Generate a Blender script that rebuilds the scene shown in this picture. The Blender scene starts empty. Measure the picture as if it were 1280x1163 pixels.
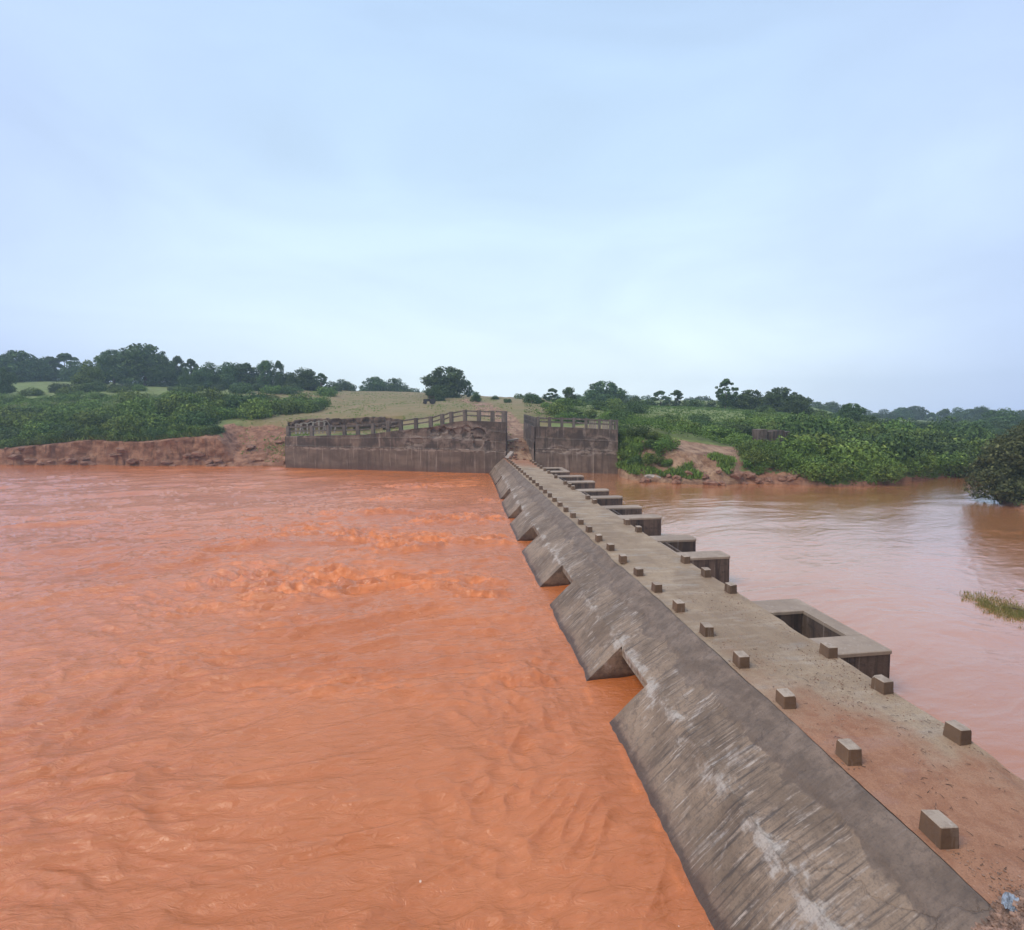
import bpy, bmesh, math, random
import numpy as np
from mathutils import Vector

SC = bpy.context.scene
COL = SC.collection
rnd = random.Random(7)
NR = np.random.default_rng(11)

# ------------------------------------------------------------------ camera, world, sun
F = 600.0
TH = math.radians(4.0)
HZ = 510.0
PY = HZ + F * math.tan(TH)
A = math.atan(80 / (F / math.cos(TH)))
CAMZ = 10.5
cd = bpy.data.cameras.new("camera")
cam = bpy.data.objects.new("camera", cd)
COL.objects.link(cam)
cam.location = (0, 0, CAMZ)
cam.rotation_euler = (math.radians(90) - TH, 0, -A)
cd.sensor_width = 36
cd.lens = 36 * F / 1280
cd.shift_y = -(581.5 - PY) / 1280
cd.clip_start = 0.1
cd.clip_end = 3000
SC.camera = cam

w = bpy.data.worlds.new("World")
SC.world = w
w.use_nodes = True
nt = w.node_tree
for n in list(nt.nodes):
    nt.nodes.remove(n)
N = nt.nodes.new
L = nt.links.new
SUN_EL, SUN_AZ = math.radians(55), math.radians(-105)      # azimuth measured from +Y towards +X
outw = N('ShaderNodeOutputWorld')
bg = N('ShaderNodeBackground')
bg.inputs['Strength'].default_value = 0.1
sky = N('ShaderNodeTexSky')
sky.sky_type = 'NISHITA'
sky.sun_disc = False
sky.sun_elevation = SUN_EL
sky.sun_rotation = SUN_AZ
sky.air_density = 1.0
sky.dust_density = 2.0
tc = N('ShaderNodeTexCoord')
sep = N('ShaderNodeSeparateXYZ')
L(tc.outputs['Generated'], sep.inputs[0])
elev = N('ShaderNodeValToRGB')            # cloud deck colour by height above the horizon
els = elev.color_ramp.elements
els[0].position = 0.0;  els[0].color = (9.8, 11.2, 12.0, 1)
els[1].position = 1.0;  els[1].color = (10.2, 9.9, 9.6, 1)
for p, c in ((0.07, (9.0, 10.4, 11.0)), (0.2, (7.4, 9.1, 10.2)), (0.42, (5.8, 7.6, 9.6)), (0.66, (5.0, 6.8, 9.4)), (0.80, (7.6, 8.5, 9.6))):
    e = els.new(p); e.color = (*c, 1)
L(sep.outputs['Z'], elev.inputs[0])
# thin bright cloud over the centre of the valley, cooler lavender towards the flanks
dotn = N('ShaderNodeVectorMath'); dotn.operation = 'DOT_PRODUCT'
gd = Vector((math.sin(A * 1.0), math.cos(A * 1.0), 0.35)).normalized()
dotn.inputs[1].default_value = gd
nrm = N('ShaderNodeVectorMath'); nrm.operation = 'NORMALIZE'
L(tc.outputs['Generated'], nrm.inputs[0]); L(nrm.outputs[0], dotn.inputs[0])
mr = N('ShaderNodeMapRange'); mr.inputs[1].default_value = 0.55; mr.inputs[2].default_value = 1.0
mr.interpolation_type = 'SMOOTHSTEP'
L(dotn.outputs['Value'], mr.inputs[0])
lav = N('ShaderNodeMix'); lav.data_type = 'RGBA'
bk = N('ShaderNodeMapRange'); bk.inputs[1].default_value = 0.45; bk.inputs[2].default_value = -0.2; L(dotn.outputs['Value'], bk.inputs[0])
flank = N('ShaderNodeMix'); flank.data_type = 'RGBA'; flank.inputs[6].default_value = (5.3, 6.6, 9.9, 1); flank.inputs[7].default_value = (7.8, 8.2, 8.8, 1)
L(bk.outputs[0], flank.inputs[0]); L(flank.outputs[2], lav.inputs[6])
L(mr.outputs[0], lav.inputs[0]); L(elev.outputs[0], lav.inputs[7])
# soft cloud mottling, projected on a flat cloud layer
mpv = N('ShaderNodeMapping'); mpv.inputs['Scale'].default_value = (1.3, 1.9, 4.2)
cn = N('ShaderNodeTexNoise'); cn.inputs['Scale'].default_value = 1.25; cn.inputs['Detail'].default_value = 7
cn.inputs['Roughness'].default_value = 0.5; cn.inputs['Distortion'].default_value = 0.6
L(nrm.outputs[0], mpv.inputs[0]); L(mpv.outputs[0], cn.inputs[0])
cr = N('ShaderNodeMapRange'); cr.inputs[1].default_value = 0.35; cr.inputs[2].default_value = 0.68
cr.inputs[3].default_value = 0.90; cr.inputs[4].default_value = 1.03
L(cn.outputs[0], cr.inputs[0])
mul = N('ShaderNodeVectorMath'); mul.operation = 'SCALE'
L(lav.outputs[2], mul.inputs[0]); L(cr.outputs[0], mul.inputs['Scale'])
skm = N('ShaderNodeMix'); skm.data_type = 'RGBA'
skm.inputs[0].default_value = 0.88
L(sky.outputs[0], skm.inputs[6]); L(mul.outputs[0], skm.inputs[7])
L(skm.outputs[2], bg.inputs[0]); L(bg.outputs[0], outw.inputs[0])

sd = bpy.data.lights.new("sun", 'SUN')
sun = bpy.data.objects.new("sun", sd)
COL.objects.link(sun)
sd.energy = 1.5
sd.angle = math.radians(25)
sd.color = (1, 0.89, 0.72)
sv = Vector((math.sin(SUN_AZ) * math.cos(SUN_EL), math.cos(SUN_AZ) * math.cos(SUN_EL), math.sin(SUN_EL)))
sun.rotation_euler = sv.to_track_quat('Z', 'Y').to_euler()

SC.view_settings.view_transform = 'Standard'
SC.view_settings.look = 'None'
SC.view_settings.exposure = 0.27
SC.view_settings.gamma = 1.0
SC.view_settings.use_curve_mapping = False
SC.cycles.volume_bounces = 0
SC.cycles.max_bounces = 5
SC.cycles.diffuse_bounces = 3
SC.cycles.glossy_bounces = 2

# ------------------------------------------------------------------ geometry helpers
sA, cA, sT, cT = math.sin(A), math.cos(A), math.sin(TH), math.cos(TH)
def ray(px, py):
    u = (px - 640) / F; v = (py - PY) / F
    f = cT - v * sT
    return np.array([u * cA + f * sA, f * cA - u * sA, -sT - v * cT]), f
def P(px, py, D):
    """world point on that line of sight at forward distance D"""
    d, f = ray(px, py)
    return np.array([0, 0, CAMZ]) + d * (D / f)
def onz(px, py, z):
    d, f = ray(px, py)
    return np.array([0, 0, CAMZ]) + d * ((z - CAMZ) / d[2])
def onwall(px, py, a, b):
    """point where the line of sight meets the vertical plane through plan points a, b"""
    d, f = ray(px, py)
    n = np.array([b[1] - a[1], a[0] - b[0]])
    t = (n @ np.array(a[:2])) / (n @ d[:2])
    return np.array([0, 0, CAMZ]) + d * t
def sstep(a, b, x):
    t = np.clip((x - a) / (b - a), 0, 1)
    return t * t * (3 - 2 * t)
_lat = {}
def vn(x, y, seed=0):
    """smooth value noise, -1..1"""
    if seed not in _lat:
        _lat[seed] = np.random.default_rng(100 + seed).uniform(-1, 1, (256, 256))
    g = _lat[seed]
    x = np.asarray(x, float); y = np.asarray(y, float)
    xi = np.floor(x).astype(int); yi = np.floor(y).astype(int)
    fx = x - xi; fy = y - yi
    fx = fx * fx * fx * (fx * (fx * 6 - 15) + 10); fy = fy * fy * fy * (fy * (fy * 6 - 15) + 10)
    x0, x1, y0, y1 = xi % 256, (xi + 1) % 256, yi % 256, (yi + 1) % 256
    return (g[x0, y0] * (1 - fx) + g[x1, y0] * fx) * (1 - fy) + (g[x0, y1] * (1 - fx) + g[x1, y1] * fx) * fy
def fbm(x, y, oct=4, seed=0, gain=0.5):
    s = 0; a = 1; t = 0
    for i in range(oct):
        s = s + a * vn(x * 2 ** i + 17.3 * i, y * 2 ** i - 9.1 * i, seed + i); t += a; a *= gain
    return s / t
def ridge(x, y, oct=3, seed=0):
    s = 0; a = 1; t = 0
    for i in range(oct):
        s = s + a * (1 - 2 * np.abs(vn(x * 2 ** i, y * 2 ** i, seed + i))); t += a; a *= 0.5
    return s / t

def raw_mesh(name, V, Fq, mat, smooth=True, attrs=None):
    me = bpy.data.meshes.new(name)
    V = np.asarray(V, np.float32); Fq = np.asarray(Fq, np.int32)
    k = Fq.shape[1]
    me.vertices.add(len(V)); me.vertices.foreach_set('co', V.ravel())
    me.loops.add(Fq.size); me.loops.foreach_set('vertex_index', Fq.ravel())
    me.polygons.add(len(Fq))
    me.polygons.foreach_set('loop_start', np.arange(0, Fq.size, k, dtype=np.int32))
    me.polygons.foreach_set('loop_total', np.full(len(Fq), k, np.int32))
    me.polygons.foreach_set('use_smooth', np.full(len(Fq), smooth))
    me.update(calc_edges=True)
    if attrs:
        for nme, arr in attrs.items():
            at = me.attributes.new(nme, 'FLOAT', 'POINT')
            at.data.foreach_set('value', np.asarray(arr, np.float32).ravel())
    if mat: me.materials.append(mat)
    return me
def grid_faces(nu, nv, flip=False):
    i = np.arange(nu * nv).reshape(nu, nv)
    q = np.stack([i[:-1, :-1], i[1:, :-1], i[1:, 1:], i[:-1, 1:]], -1).reshape(-1, 4)
    return q[:, ::-1] if flip else q
def link(name, me, parent=None, loc=None):
    o = bpy.data.objects.new(name, me)
    COL.objects.link(o)
    if parent: o.parent = parent
    if loc is not None: o.location = loc
    return o
def tag(o, label=None, cat=None, group=None, kind=None):
    if label: o['label'] = label
    if cat: o['category'] = cat
    if group: o['group'] = group
    if kind: o['kind'] = kind
    return o
def empty(name, loc, label, cat, group=None, rz=0):
    o = bpy.data.objects.new(name, None); COL.objects.link(o)
    o.empty_display_size = 0.3
    o.location = loc; o.rotation_euler = (0, 0, rz)
    return tag(o, label, cat, group)
def bm_mesh(name, bm, mat, smooth=False):
    bmesh.ops.recalc_face_normals(bm, faces=bm.faces)
    me = bpy.data.meshes.new(name); bm.to_mesh(me); bm.free()
    for p in me.polygons: p.use_smooth = smooth
    if mat: me.materials.append(mat)
    return me
def box_bm(bm, x0, x1, y0, y1, z0, z1, bev=0.0, jit=0.0, seed=0):
    r = random.Random(seed)
    vs = [bm.verts.new((x + r.uniform(-jit, jit), y + r.uniform(-jit, jit), z + r.uniform(-jit, jit)))
          for x in (x0, x1) for y in (y0, y1) for z in (z0, z1)]
    fs = [bm.faces.new([vs[i] for i in q]) for q in ((0,1,3,2),(4,6,7,5),(0,4,5,1),(2,3,7,6),(0,2,6,4),(1,5,7,3))]
    if bev:
        es = list({e for f in fs for e in f.edges})
        bmesh.ops.bevel(bm, geom=es, offset=bev, segments=2, affect='EDGES', profile=0.6)
def prism_between(bm, a, b, wid, h):
    """bar from a to b, width wid in plan, height h (a, b at its bottom centre line)"""
    a = np.array(a, float); b = np.array(b, float)
    d = b - a; n = np.array([-d[1], d[0]]); n = n / np.linalg.norm(n) * wid / 2
    vs = []
    for p in (a, b):
        for s in (-1, 1):
            for z in (0, h):
                vs.append(bm.verts.new((p[0] + s * n[0], p[1] + s * n[1], p[2] + z)))
    for q in ((0,1,3,2),(4,6,7,5),(0,4,5,1),(2,3,7,6),(0,2,6,4),(1,5,7,3)):
        bm.faces.new([vs[i] for i in q])

# ------------------------------------------------------------------ materials
def newmat(name):
    m = bpy.data.materials.new(name); m.use_nodes = True
    nt = m.node_tree
    return m, nt, nt.nodes['Principled BSDF']
class G:
    """small node-graph writer"""
    def __init__(s, nt): s.nt = nt
    def n(s, t, **kw):
        nd = s.nt.nodes.new(t)
        for k, v in kw.items(): setattr(nd, k, v)
        return nd
    def l(s, a, b): s.nt.links.new(a, b)
    def pos(s, scale=(1, 1, 1), rot=(0, 0, 0), obj=False):
        if obj: src = s.n('ShaderNodeTexCoord').outputs['Object']
        else: src = s.n('ShaderNodeNewGeometry').outputs['Position']
        mp = s.n('ShaderNodeMapping'); mp.inputs['Scale'].default_value = scale; mp.inputs['Rotation'].default_value = rot
        s.l(src, mp.inputs[0]); return mp.outputs[0]
    def noise(s, vec, scale=1, detail=4, rough=0.55, dist=0.0):
        t = s.n('ShaderNodeTexNoise'); t.inputs['Scale'].default_value = scale; t.inputs['Detail'].default_value = detail
        t.inputs['Roughness'].default_value = rough; t.inputs['Distortion'].default_value = dist
        s.l(vec, t.inputs[0]); return t.outputs[0]
    def rng(s, v, a, b, c=0.0, d=1.0):
        m = s.n('ShaderNodeMapRange'); m.interpolation_type = 'SMOOTHSTEP' if c == 0 and d == 1 else 'LINEAR'
        for i, x in enumerate((a, b, c, d)): m.inputs[i + 1].default_value = x
        s.l(v, m.inputs[0]); return m.outputs[0]
    def mix(s, f, a, b):
        m = s.n('ShaderNodeMix', data_type='RGBA')
        for v, i in ((f, 0), (a, 6), (b, 7)):
            if isinstance(v, (int, float)): m.inputs[i].default_value = v
            elif isinstance(v, tuple): m.inputs[i].default_value = (*v, 1)
            else: s.l(v, m.inputs[i])
        return m.outputs[2]
    def math(s, op, a, b=None):
        m = s.n('ShaderNodeMath', operation=op)
        for v, i in ((a, 0), (b, 1)):
            if v is None: continue
            if isinstance(v, (int, float)): m.inputs[i].default_value = v
            else: s.l(v, m.inputs[i])
        return m.outputs[0]
    def attr(s, name):
        return s.n('ShaderNodeAttribute', attribute_name=name).outputs['Fac']
    def xyz(s):
        sp = s.n('ShaderNodeSeparateXYZ'); s.l(s.n('ShaderNodeNewGeometry').outputs['Position'], sp.inputs[0]); return sp.outputs
    def bump(s, h, strength, dist, bs):
        b = s.n('ShaderNodeBump'); b.inputs['Strength'].default_value = strength; b.inputs['Distance'].default_value = dist
        s.l(h, b.inputs['Height']); s.l(b.outputs[0], bs.inputs['Normal'])

def mat_apron():
    m, nt, bs = newmat("apron_concrete"); g = G(nt)
    X, Y, Z = g.xyz()
    st = g.noise(g.pos((0.55, 11.0, 0.55), (0, 0, 0.0)), 1.0, 7, 0.66, 0.15)         # streaks running down the slope
    st2 = g.noise(g.pos((0.9, 17, 0.9)), 1.0, 4, 0.6)
    big = g.noise(g.pos(), 0.45, 5, 0.6, 0.4)
    med = g.noise(g.pos(), 1.7, 6, 0.65, 0.3)
    fine = g.noise(g.pos(), 22, 4, 0.7)
    c = g.mix(g.rng(big, 0.35, 0.65), (0.165, 0.117, 0.084), (0.315, 0.228, 0.162))
    c = g.mix(g.math('MULTIPLY', g.rng(st, 0.47, 0.66), g.math('MULTIPLY', g.rng(g.noise(g.pos((0.5, 0.9, 0.5)), 0.6, 4, 0.6), 0.30, 0.52), 0.88)), c, (0.066, 0.050, 0.044))
    c = g.mix(g.math('MULTIPLY', g.rng(st2, 0.54, 0.68), g.rng(med, 0.42, 0.62)), c, (0.46, 0.385, 0.33))
    # lime bloom near the joint between apron and pier nose
    joint = g.math('SUBTRACT', g.math('ABSOLUTE', g.math('SUBTRACT', Z, 1.27)), g.math('MULTIPLY', g.math('SUBTRACT', med, 0.5), 1.4))
    c = g.mix(g.math('MULTIPLY', g.math('MULTIPLY', g.rng(joint, 0.16, -0.06), 0.8), g.rng(big, 0.42, 0.55)), c, (0.50, 0.45, 0.41))
    st_gate = g.rng(g.noise(g.pos((0.5, 0.8, 0.5)), 0.7, 3, 0.5), 0.38, 0.58)
    bl = g.math('MULTIPLY', g.rng(g.noise(g.pos((0.8, 1.6, 0.8)), 0.9, 5, 0.65, 0.4), 0.54, 0.70), g.rng(st2, 0.40, 0.60))
    c = g.mix(g.math('MULTIPLY', bl, 0.8), c, (0.47, 0.42, 0.39))
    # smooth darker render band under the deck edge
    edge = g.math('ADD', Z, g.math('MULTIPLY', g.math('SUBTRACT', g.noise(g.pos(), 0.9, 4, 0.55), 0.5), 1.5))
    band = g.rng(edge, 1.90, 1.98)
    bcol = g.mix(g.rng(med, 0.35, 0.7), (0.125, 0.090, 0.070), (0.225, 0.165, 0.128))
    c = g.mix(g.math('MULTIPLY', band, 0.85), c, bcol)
    # cracks
    vo = g.n('ShaderNodeTexVoronoi', feature='DISTANCE_TO_EDGE'); vo.inputs['Scale'].default_value = 0.42
    wv = g.n('ShaderNodeVectorMath', operation='ADD')
    nn = g.n('ShaderNodeTexNoise'); nn.inputs['Scale'].default_value = 1.6; nn.inputs['Detail'].default_value = 5
    g.l(g.pos(), nn.inputs[0]); g.l(g.pos(), wv.inputs[0]); g.l(nn.outputs['Color'], wv.inputs[1])
    g.l(wv.outputs[0], vo.inputs[0])
    crack = g.math('MULTIPLY', g.rng(vo.outputs[0], 0.010, 0.002), g.rng(big, 0.45, 0.6))
    c = g.mix(g.math('MULTIPLY', crack, 0.18), c, (0.07, 0.05, 0.045))
    # red silt line near the water
    c = g.mix(g.math('MULTIPLY', g.rng(g.math('ADD', Z, g.math('MULTIPLY', med, 0.5)), 0.75, 0.2), 0.7), c, (0.17, 0.10, 0.075))
    c = g.mix(g.math('MULTIPLY', g.rng(g.noise(g.pos(), 5, 6, 0.72), 0.5, 0.66), 0.5), c, (0.085, 0.064, 0.054))
    c = g.mix(g.rng(fine, 0.52, 0.72, 0, 0.55), c, (0.06, 0.046, 0.04))
    wet = g.rng(g.math('ADD', Z, g.math('MULTIPLY', g.math('SUBTRACT', med, 0.5), 0.5)), 0.24, 0.10)
    c = g.mix(g.math('MULTIPLY', wet, 0.75), c, (0.060, 0.036, 0.026))
    g.l(c, bs.inputs['Base Color'])
    g.l(g.math('SUBTRACT', g.rng(big, 0.3, 0.7, 0.85, 0.55), g.math('MULTIPLY', wet, 0.3)), bs.inputs['Roughness'])
    h = g.math('ADD', g.math('MULTIPLY', st, 0.8), g.math('ADD', g.math('MULTIPLY', fine, 0.25), g.math('MULTIPLY', med, 0.6)))
    h = g.math('SUBTRACT', h, g.math('MULTIPLY', crack, 0.4))
    g.bump(h, 0.8, 0.05, bs)
    return m
def mat_deck():
    m, nt, bs = newmat("deck_concrete"); g = G(nt)
    X, Y, Z = g.xyz()
    big = g.noise(g.pos((1, 0.6, 1)), 0.6, 5, 0.6, 0.4)
    med = g.noise(g.pos(), 2.6, 6, 0.7, 0.3)
    fine = g.noise(g.pos(), 30, 4, 0.75)
    cross = g.noise(g.pos((0.4, 2.2, 1)), 1, 4, 0.6)
    c = g.mix(g.rng(big, 0.35, 0.65), (0.26, 0.185, 0.12), (0.37, 0.275, 0.185))
    c = g.mix(g.math('MULTIPLY', g.rng(cross, 0.5, 0.68), 0.4), c, (0.46, 0.38, 0.30))
    c = g.mix(g.math('MULTIPLY', g.rng(g.noise(g.pos(), 7, 5, 0.75), 0.52, 0.64), 0.55), c, (0.21, 0.155, 0.115))
    c = g.mix(g.math('MULTIPLY', g.rng(med, 0.52, 0.72), 0.6), c, (0.24, 0.185, 0.15))
    # red silt washed on to the near end and the far end
    yy = g.math('ADD', Y, g.math('ADD', g.math('MULTIPLY', g.math('SUBTRACT', big, 0.5), 9), g.math('MULTIPLY', g.math('SUBTRACT', med, 0.5), 3)))
    yy = g.math('ADD', yy, g.math('MULTIPLY', g.math('SUBTRACT', X, 10.5), 0.9))
    silt = g.rng(yy, 13.0, 8.2)
    silt = g.math('MAXIMUM', silt, g.rng(yy, 63, 68))
    c = g.mix(g.math('MULTIPLY', silt, 0.85), c, g.mix(g.rng(med, 0.35, 0.65), (0.30, 0.12, 0.06), (0.40, 0.19, 0.105)))
    c = g.mix(g.rng(fine, 0.50, 0.68, 0, 0.6), c, (0.13, 0.085, 0.06))
    c = g.mix(g.rng(fine, 0.40, 0.28, 0, 0.35), c, (0.62, 0.55, 0.48))
    wet = g.rng(g.noise(g.pos((0.6, 1.6, 1)), 0.8, 3, 0.5), 0.55, 0.68)
    g.l(c, bs.inputs['Base Color'])
    g.l(g.math('SUBTRACT', 0.85, g.math('MULTIPLY', wet, 0.45)), bs.inputs['Roughness'])
    g.bump(g.math('ADD', g.math('MULTIPLY', fine, 0.35), med), 0.7, 0.04, bs)
    return m
def mat_conc(name, a, b, dark, drip=0.6, pale=0.3, obj=False, silt=False):
    """weathered formwork concrete with vertical run-off streaks"""
    m, nt, bs = newmat(name); g = G(nt)
    v = g.noise(g.pos((3.2, 3.2, 0.22), obj=obj), 1, 5, 0.65)
    v2 = g.noise(g.pos((7, 7, 0.5), obj=obj), 1, 3, 0.6)
    big = g.noise(g.pos(obj=obj), 0.35, 5, 0.6, 0.3)
    med = g.noise(g.pos((1, 1, 1.6), obj=obj), 1.8, 6, 0.7)
    fine = g.noise(g.pos(obj=obj), 16, 3, 0.7)
    c = g.mix(g.rng(big, 0.35, 0.65), a, b)
    c = g.mix(g.math('MULTIPLY', g.rng(v, 0.45, 0.66), drip), c, dark)
    c = g.mix(g.math('MULTIPLY', g.rng(med, 0.5, 0.7), drip * 0.8), c, dark)
    c = g.mix(g.math('MULTIPLY', g.rng(v2, 0.58, 0.7), pale), c, (0.52, 0.45, 0.40))
    c = g.mix(g.rng(fine, 0.55, 0.75, 0, 0.3), c, dark)
    g.l(c, bs.inputs['Base Color']); bs.inputs['Roughness'].default_value = 0.85
    g.bump(g.math('ADD', med, g.math('MULTIPLY', fine, 0.3)), 0.6, 0.04, bs)
    return m
def mat_wallface(name, pale_z):
    m, nt, bs = newmat(name); g = G(nt)
    X, Y, Z = g.xyz()
    v = g.noise(g.pos((1.3, 1.3, 0.12)), 1, 7, 0.72)
    v2 = g.noise(g.pos((3.2, 3.2, 0.16)), 1, 4, 0.6)
    big = g.noise(g.pos((1, 1, 2.2)), 0.28, 5, 0.6, 0.3)
    med = g.noise(g.pos((1, 1, 2)), 1.0, 6, 0.7)
    c = g.mix(g.rng(big, 0.35, 0.65), (0.125, 0.088, 0.070), (0.205, 0.150, 0.120))
    c = g.mix(g.math('MULTIPLY', g.rng(v, 0.45, 0.64), 0.65), c, (0.080, 0.056, 0.048))
    c = g.mix(g.math('MULTIPLY', g.rng(v2, 0.57, 0.68), 0.6), c, (0.37, 0.30, 0.26))
    up = g.rng(Z, 3.4, 3.9)
    blk = g.math('MULTIPLY', up, g.rng(g.noise(g.pos((0.7, 0.7, 0.5)), 0.6, 6, 0.7), 0.42, 0.54))
    c = g.mix(g.math('MULTIPLY', blk, 0.65), c, (0.036, 0.028, 0.028))
    band = g.math('SUBTRACT', g.math('ABSOLUTE', g.math('SUBTRACT', Z, pale_z)), g.math('MULTIPLY', g.math('SUBTRACT', med, 0.47), 2.4))
    c = g.mix(g.math('MULTIPLY', g.rng(band, 0.12, -0.15), 0.7), c, (0.36, 0.29, 0.25))
    dm = g.attr('pale')
    c = g.mix(g.math('MULTIPLY', dm, g.rng(med, 0.4, 0.6)), c, (0.24, 0.19, 0.165))
    c = g.mix(g.rng(g.math('ADD', Z, g.math('MULTIPLY', med, 0.4)), 1.1, 0.4, 0, 0.5), c, (0.14, 0.075, 0.06))
    g.l(c, bs.inputs['Base Color']); bs.inputs['Roughness'].default_value = 0.88
    g.bump(g.math('ADD', med, v2), 0.6, 0.06, bs)
    return m
def mat_water():
    m, nt, bs = newmat("muddy_water"); g = G(nt)
    foam = g.attr('foam')
    big = g.noise(g.pos((0.5, 1, 1)), 0.12, 4, 0.55, 0.5)
    med = g.noise(g.pos((0.5, 1.2, 1), (0, 0, 0.15)), 1.1, 5, 0.6, 0.6)
    c = g.mix(g.rng(big, 0.35, 0.65), (0.50, 0.147, 0.042), (0.565, 0.180, 0.058))
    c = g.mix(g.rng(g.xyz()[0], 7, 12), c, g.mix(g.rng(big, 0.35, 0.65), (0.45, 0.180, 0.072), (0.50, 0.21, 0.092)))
    c = g.mix(g.math('MULTIPLY', foam, 0.75), c, (0.76, 0.23, 0.065))
    # scattered flecks of froth
    vo = g.n('ShaderNodeTexVoronoi'); vo.inputs['Scale'].default_value = 1.1; g.l(g.pos(), vo.inputs[0])
    fl = g.math('MULTIPLY', g.rng(vo.outputs['Distance'], 0.035, 0.022), g.rng(g.noise(g.pos(), 0.35, 3), 0.52, 0.6))
    c = g.mix(fl, c, (0.85, 0.62, 0.5))
    g.l(c, bs.inputs['Base Color'])
    bs.inputs['IOR'].default_value = 1.4; g.l(g.rng(g.xyz()[0], 9, 14, 0.34, 1.0), bs.inputs['Coat Weight']); bs.inputs['Coat IOR'].default_value = 1.55; bs.inputs['Coat Roughness'].default_value = 0.05
    X, Y, Z = g.xyz()
    g.l(g.math('ADD', g.math('MULTIPLY', foam, 0.3), g.rng(X, 9, 14, 0.07, 0.035)), bs.inputs['Roughness'])
    rip = g.noise(g.pos((1.0, 2.6, 1), (0, 0, 0.12)), 1.6, 6, 0.62, 1.0)
    rip2 = g.noise(g.pos((1.4, 2.4, 1), (0, 0, -0.3)), 6.0, 4, 0.6, 0.6)
    calm = g.rng(X, 9, 14, 1.0, 0.20)
    b = g.n('ShaderNodeBump'); b.inputs['Distance'].default_value = 0.12
    g.l(g.math('MULTIPLY', calm, 0.75), b.inputs['Strength'])
    g.l(g.math('ADD', rip, g.math('MULTIPLY', rip2, 0.12)), b.inputs['Height'])
    g.l(b.outputs[0], bs.inputs['Normal']); g.l(b.outputs[0], bs.inputs['Coat Normal'])
    return m
def mat_terrain():
    m, nt, bs = newmat("bank_ground"); g = G(nt)
    soil, grass, lush = g.attr('soil'), g.attr('grass'), g.attr('lush')
    X, Y, Z = g.xyz()
    big = g.noise(g.pos(), 0.10, 5, 0.6, 0.4)
    med = g.noise(g.pos(), 0.6, 6, 0.65)
    fine = g.noise(g.pos(), 4, 4, 0.7)
    strat = g.noise(g.pos((0.5, 0.5, 1.1)), 1, 6, 0.7)
    run = g.noise(g.pos((1.4, 1.4, 0.15)), 1, 4, 0.6)
    field = g.mix(g.rng(big, 0.35, 0.65), (0.245, 0.18, 0.085), (0.185, 0.16, 0.06))
    field = g.mix(g.math('MULTIPLY', g.rng(med, 0.45, 0.7), 0.6), field, (0.30, 0.215, 0.14))
    lushc = g.mix(g.rng(med, 0.35, 0.65), (0.10, 0.155, 0.040), (0.17, 0.25, 0.065))
    soilc = g.mix(g.rng(strat, 0.4, 0.62), (0.20, 0.088, 0.052), (0.34, 0.175, 0.11))
    soilc = g.mix(g.math('MULTIPLY', g.rng(run, 0.52, 0.68), 0.6), soilc, (0.08, 0.035, 0.025))
    soilc = g.mix(g.math('MULTIPLY', g.rng(med, 0.55, 0.7), 0.5), soilc, (0.38, 0.235, 0.165))
    c = g.mix(lush, field, lushc)
    sf = g.rng(g.math('ADD', soil, g.math('MULTIPLY', g.math('SUBTRACT', med, 0.5), 0.7)), 0.4, 0.6)
    tanc = g.mix(g.rng(med, 0.35, 0.65), (0.21, 0.115, 0.07), (0.40, 0.26, 0.17))
    gl_ = g.noise(g.pos((1.2, 0.5, 1.2), (0, 0, 0.5)), 1.1, 6, 0.7, 0.8)
    tanc = g.mix(g.math('MULTIPLY', g.rng(gl_, 0.5, 0.62), 0.7), tanc, (0.13, 0.062, 0.04))
    soilc = g.mix(g.attr('tan'), soilc, tanc)
    c = g.mix(sf, c, soilc)
    c = g.mix(g.rng(fine, 0.5, 0.75, 0, 0.4), c, (0.07, 0.06, 0.035))
    g.l(c, bs.inputs['Base Color']); bs.inputs['Roughness'].default_value = 0.95
    g.bump(g.math('ADD', med, g.math('MULTIPLY', fine, 0.4)), 0.7, 0.25, bs)
    return m
def mat_leaf(name, a, b, c3):
    m, nt, bs = newmat(name); g = G(nt)
    t = g.attr('tint')
    oi = g.n('ShaderNodeObjectInfo')
    c = g.mix(g.rng(t, 0.0, 0.6), a, b)
    c = g.mix(g.rng(t, 0.72, 1.0), c, c3)
    hs = g.n('ShaderNodeHueSaturation'); g.l(c, hs.inputs['Color'])
    g.l(g.rng(oi.outputs['Random'], 0.001, 1, 0.485, 0.515), hs.inputs['Hue'])
    g.l(g.rng(oi.outputs['Random'], 0.002, 0.999, 0.8, 1.25), hs.inputs['Value'])
    g.l(hs.outputs[0], bs.inputs['Base Color']); bs.inputs['Roughness'].default_value = 0.75
    bs.inputs['Specular IOR Level'].default_value = 0.25
    return m
def mat_plain(name, col, rough=0.8, var=0.3, scale=4, bump=0.4):
    m, nt, bs = newmat(name); g = G(nt)
    n = g.noise(g.pos(obj=True), scale, 5, 0.65)
    c = g.mix(g.rng(n, 0.35, 0.65), tuple(x * (1 - var) for x in col), tuple(min(1, x * (1 + var)) for x in col))
    g.l(c, bs.inputs['Base Color']); bs.inputs['Roughness'].default_value = rough
    g.bump(n, bump, 0.02, bs)
    return m

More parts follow.
